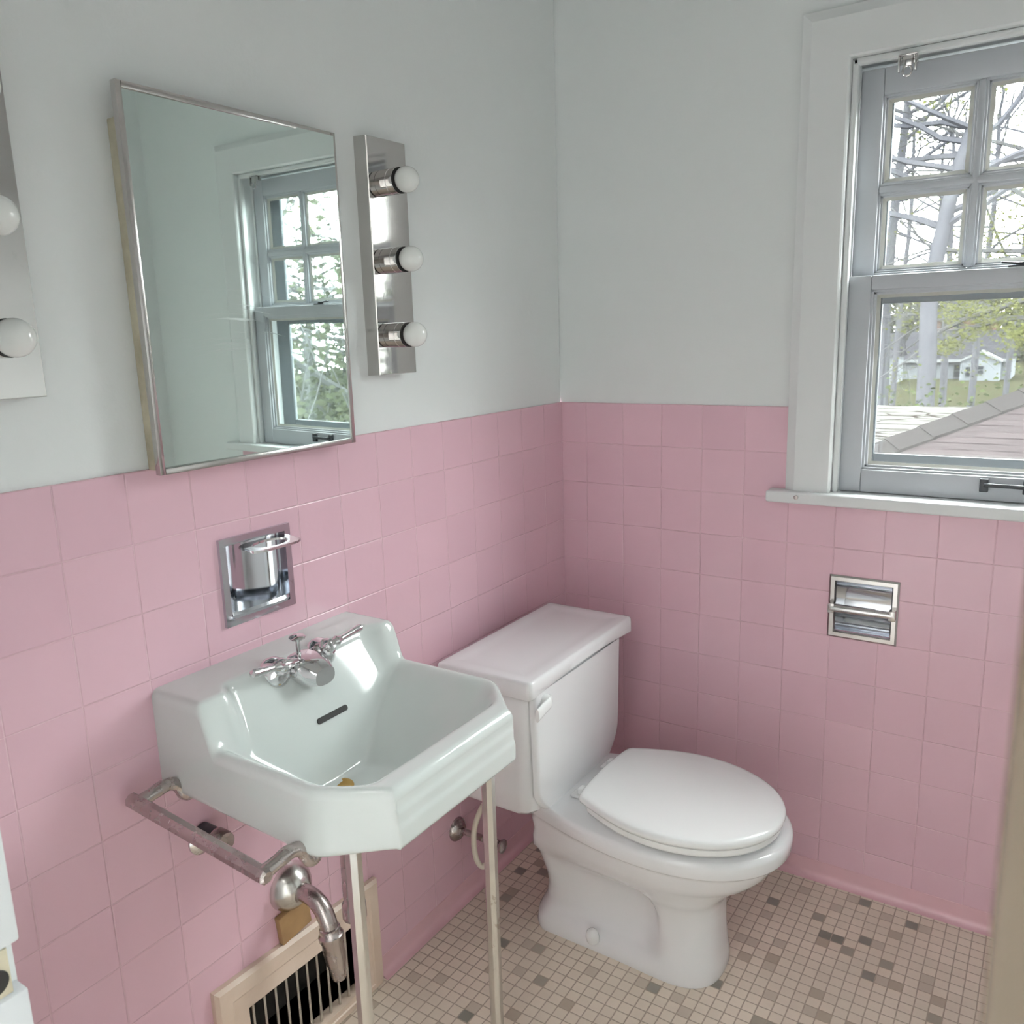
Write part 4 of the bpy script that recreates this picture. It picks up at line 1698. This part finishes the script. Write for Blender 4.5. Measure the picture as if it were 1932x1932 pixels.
ty_ = 30.0
tree('bare_tree', 'bare tree standing at the left side of the window view', [Vector((T(1668, 740, ty_).x, ty_, GZ)), T(1668, 690, ty_), T(1673, 560, ty_), T(1690, 380, ty_), T(1708, 240, ty_), T(1716, 160, ty_)], (.20, .11),
     [(.98, .2, .5, 2.8), (.88, 3.0, .5, 2.8), (.80, .4, .3, 3.2), (.70, 3.3, .4, 2.6), (.62, .0, .25, 3.0), (.92, 1.5, .8, 2.5), (.76, .1, .55, 2.6), (.85, .5, .2, 2.6), (.95, -.3, .3, 2.6), (.68, .2, .6, 2.4)], 23, M['bark'], 6, M['leaf_spring'], .03, 4, .3, .06, rmin=.009)
ty_ = 27.0
tree('leafing_tree', 'tree with yellow green spring leaves at the right side of the window view', [Vector((T(2010, 720, ty_).x, ty_, GZ)), T(2005, 640, ty_), T(1990, 480, ty_), T(1970, 300, ty_), T(1960, 150, ty_)], (.22, .10),
     [(.38, 3.0, -.02, 3.2), (.45, 2.8, .15, 3.0), (.55, 3.3, .3, 3.2), (.65, 2.7, .3, 3.0), (.8, 3.1, .5, 3.0), (.95, 2.6, .6, 2.6), (.9, .3, .6, 2.6), (.32, 3.3, -.06, 3.0)], 37, M['bark_pale'], 6, M['leaf_spring'], .50, 7, .30, .055, droop=.012, rmin=.007,
     sprays=[(T(1775, 580, ty_), T(1940, 575, ty_), 120, .22), (T(1790, 600, ty_), T(1940, 600, ty_), 50, .20), (T(1766, 664, ty_), T(1880, 606, ty_), 75, .10), (T(1900, 612, ty_), T(1935, 650, ty_), 60, .16), (T(1862, 480, ty_), T(1940, 420, ty_), 60, .5), (T(1800, 470, ty_), T(1850, 500, ty_), 22, .35), (T(1690, 575, ty_), T(1730, 600, ty_), 14, .25), (T(1870, 350, ty_), T(1940, 500, ty_), 40, .6)])
# bare trees further back, filling the sky, and the ones only the mirror shows
far = [(1690, 48, 3, .16), (1745, 55, 9, .17), (1840, 46, 17, .18), (1905, 52, 29, .16), (1960, 44, 41, .18)]
for i, (u, y, seed, r) in enumerate(far):
    b = Vector((T(u, 650, y).x, y, GZ))
    tree('distant_tree', ['thin distant bare tree left of the house', 'distant bare tree behind the left half of the dark roof', 'distant bare tree behind the gabled entry', 'distant bare tree behind the right end of the house', 'distant bare tree beyond the leafing tree at the right'][i],
         [b, b + Vector((.1, 0, 6)), b + Vector((.3, .2, 11)), b + Vector((.2, .2, 15.0))], (r, r * .5),
         [(.95, .3, .7, 3.4), (.8, 2.8, .6, 3.6), (.7, .8, .5, 3.6), (.62, 3.6, .4, 3.6), (.88, 5.0, .8, 3.2), (.5, 2.2, .3, 3.2), (.74, .1, .4, 3.4), (.85, 3.3, .5, 3.4), (.56, 6.0, .4, 3.2)], seed, M['bark'], 6, M['leaf_spring'], .03, 4, .5, .09, rmin=.012, group='bare trees beyond the lawn')
for i, (x, y, seed, sh) in enumerate([(9.5, 8.5, 51, .3), (13.5, 9.5, 53, .3), (12.0, 14.5, 57, .35), (18, 15, 59, .3), (8.0, 13.0, 61, .3)]):
    b = Vector((x, y, GZ))
    tree('side_tree', ['bare tree nearest the house wall, seen only in the mirror', 'bare tree with a crooked crown, seen only in the mirror', 'bare tree furthest left in the mirror view', 'bare tree far behind the brambles in the mirror', 'bare tree beside the brambles in the mirror'][i],
         [b, b + Vector((.1, 0, 3.0)), b + Vector((.2, .3, 5.5)), b + Vector((0, .2, 8.0))], (.17, .08),
         [(.95, .3, .7, 2.4), (.8, 2.8, .5, 2.6), (.7, .8, .4, 2.6), (.62, 3.6, .3, 2.6), (.55, 5.0, .4, 2.4), (.88, 2.2, .8, 2.2)], seed, M['bark_pale'], 5, M['leaf_spring'], sh, 5, .4, .06, rmin=.010, group='trees seen in the mirror')


rngw = random.Random(99)
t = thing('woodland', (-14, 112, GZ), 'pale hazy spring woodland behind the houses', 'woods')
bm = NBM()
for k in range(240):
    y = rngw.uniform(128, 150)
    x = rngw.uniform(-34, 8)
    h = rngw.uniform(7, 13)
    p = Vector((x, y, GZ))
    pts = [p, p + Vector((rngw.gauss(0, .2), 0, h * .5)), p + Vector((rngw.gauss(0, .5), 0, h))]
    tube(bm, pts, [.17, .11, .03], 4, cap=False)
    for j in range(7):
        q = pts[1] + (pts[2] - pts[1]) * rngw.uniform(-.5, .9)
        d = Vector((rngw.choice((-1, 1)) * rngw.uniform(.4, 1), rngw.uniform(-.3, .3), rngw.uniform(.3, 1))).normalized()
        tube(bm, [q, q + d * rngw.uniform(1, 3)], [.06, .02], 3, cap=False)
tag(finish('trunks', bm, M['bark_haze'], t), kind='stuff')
bm = NBM()
cs = []
for k in range(2300):
    z = GZ + 11.5 * rngw.random() ** 1.7
    cs.append((Vector((rngw.uniform(-34, 8), rngw.uniform(127, 150), z)), Vector((0, 0, 1))))
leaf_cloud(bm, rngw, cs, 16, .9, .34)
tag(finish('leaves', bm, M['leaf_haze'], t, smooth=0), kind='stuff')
t['kind'] = 'stuff'
t = thing('side_woodland', (34, 30, GZ), 'pale hazy woodland far behind the brambles, seen only in the mirror', 'woods')
bm = NBM()
for k in range(110):
    p = Vector((rngw.uniform(22, 50), 0, GZ))
    p.y = 54 - p.x * .75 + rngw.uniform(-3, 6)
    h = rngw.uniform(7, 13)
    q = p + Vector((rngw.gauss(0, .3), 0, h))
    tube(bm, [p, (p + q) / 2, q], [.15, .10, .03], 4, cap=False)
    for j in range(9):
        o_ = p + (q - p) * rngw.uniform(.3, .95)
        d = Vector((rngw.gauss(0, 1), rngw.gauss(0, 1), rngw.uniform(.2, 1))).normalized()
        tube(bm, [o_, o_ + d * rngw.uniform(1, 3)], [.05, .015], 3, cap=False)
tag(finish('trunks', bm, M['bark_haze'], t), kind='stuff')
bm = NBM()
cs = []
for k in range(900):
    x = rngw.uniform(20, 52)
    cs.append((Vector((x, 54 - x * .75 + rngw.uniform(-2, 6), GZ + 10.5 * rngw.random() ** 1.4)), Vector((0, 0, 1))))
leaf_cloud(bm, rngw, cs, 16, .8, .2)
tag(finish('leaves', bm, M['leaf_haze'], t, smooth=0), kind='stuff')
t['kind'] = 'stuff'


def shrub(name, label, c, size, leaf, seed, n_st=16, per=26, lsize=.07, group=None):
    rng = random.Random(seed)
    t = thing(name, tuple(c), label, 'shrub', group)
    bm = NBM()
    tips = []
    for k in range(n_st):
        a = rng.uniform(0, 2 * PI)
        el = rng.uniform(.5, 1.4)
        d = Vector((math.cos(a) * math.cos(el), math.sin(a) * math.cos(el), math.sin(el)))
        p0 = Vector(c) + Vector((rng.gauss(0, size[0] * .25), rng.gauss(0, size[1] * .25), 0))
        L = size[2] * rng.uniform(.55, 1.0)
        pts = [p0]
        for i in range(5):
            d = (d + Vector((rng.gauss(0, .2), rng.gauss(0, .2), -.10))).normalized()
            pts.append(pts[-1] + d * L / 5)
        tube(bm, pts, [.02, .018, .015, .012, .009, .006], 4, cap=False)
        tips += [(p, d) for p in pts[1:]]
    finish('stems', bm, M['bark_pale'], t)
    bm = NBM()
    leaf_cloud(bm, rng, tips, per, size[2] * .16, lsize)
    finish('leaves', bm, leaf, t, smooth=0)
    return t


sb = T(1925, 735, 22)
shrub('green_shrub', 'green and yellow shrub at the lower right of the window view', (sb.x, 22, GZ), (2.2, 1.2, 5.2), M['leaf_green'], 71, 34, 30, .07)
sb = T(1850, 745, 30)
shrub('yellow_shrub', 'low yellow green shrub below the gabled entry', (sb.x, 34, GZ), (2.0, 1.6, 2.0), M['leaf_spring'], 73, 18, 20, .07)
sb = T(1765, 755, 30)
shrub('low_bush', 'low green bush near the foot of the large trunk', (sb.x, 44, GZ), (2.0, 1.2, 1.7), M['leaf_green'], 75, 16, 20, .07)
sb = T(1800, 755, 40)
shrub('mid_bush', 'low yellowish bush in the middle of the lawn', (sb.x, 40, GZ), (2.4, 1.2, 1.6), M['leaf_spring'], 77, 22, 22, .08)
sb = T(1700, 755, 42)
shrub('left_bush', 'low brushy bush at the left edge of the lawn view', (sb.x, 42, GZ), (2.2, 1.2, 1.5), M['leaf_tan'], 79, 20, 22, .08)
for i, (x, y, sz_, seed) in enumerate([(9.6, 6.9, 7.6, 81), (12.0, 9.0, 8.4, 83), (10.4, 10.6, 8.2, 85), (7.6, 8.2, 7.2, 87), (15.0, 12.5, 9.5, 89)]):
    shrub('bramble', ['tan bramble nearest the house, seen in the mirror', 'tall tan bramble in the middle of the mirror view', 'tangled bramble at the left of the mirror view', 'low bramble at the right of the mirror view', 'tall bramble at the back of the mirror view'][i], (x, y, GZ), (2.6, 2.2, sz_), M['leaf_tan'], seed, 44, 30, .07, group='brambles seen in the mirror')

# ------------------------------------------------------------------ light: overcast daylight, added fill from the hall
w = bpy.data.worlds.new('overcast')
scene.world = w
w.use_nodes = True
bg = w.node_tree.nodes['Background']
bg.inputs[0].default_value = (.915, .93, .925, 1)
bg.inputs[1].default_value = 36
pt = bpy.data.lights.new('window_portal', 'AREA')
pt.shape = 'RECTANGLE'
pt.size, pt.size_y = WX1 - WX0, WZ1 - WZ0
pt.cycles.is_portal = True
po = bpy.data.objects.new('window_portal', pt)
col.objects.link(po)
po.location = (MX, .15, (WZ0 + WZ1) / 2)
po.rotation_euler = (-PI / 2, 0, 0)
hl = bpy.data.lights.new('hall_fill', 'AREA')  # unseen fill light added behind the camera, no real fixture
hl.shape = 'DISK'
hl.size = .5
hl.energy = 5
hl.color = (1.0, .97, .95)
ho = bpy.data.objects.new('hall_fill', hl)
col.objects.link(ho)
ho.location = (1.0, -2.7, ZC - .05)

vs_ = scene.view_settings
vs_.view_transform = 'Standard'
vs_.look = 'None'
vs_.exposure = 0.58
vs_.gamma = 1.0
vs_.use_curve_mapping = False
scene.cycles.max_bounces = 10
scene.cycles.diffuse_bounces = 6
scene.cycles.glossy_bounces = 5
scene.cycles.transparent_max_bounces = 12
scene.cycles.sample_clamp_indirect = 8
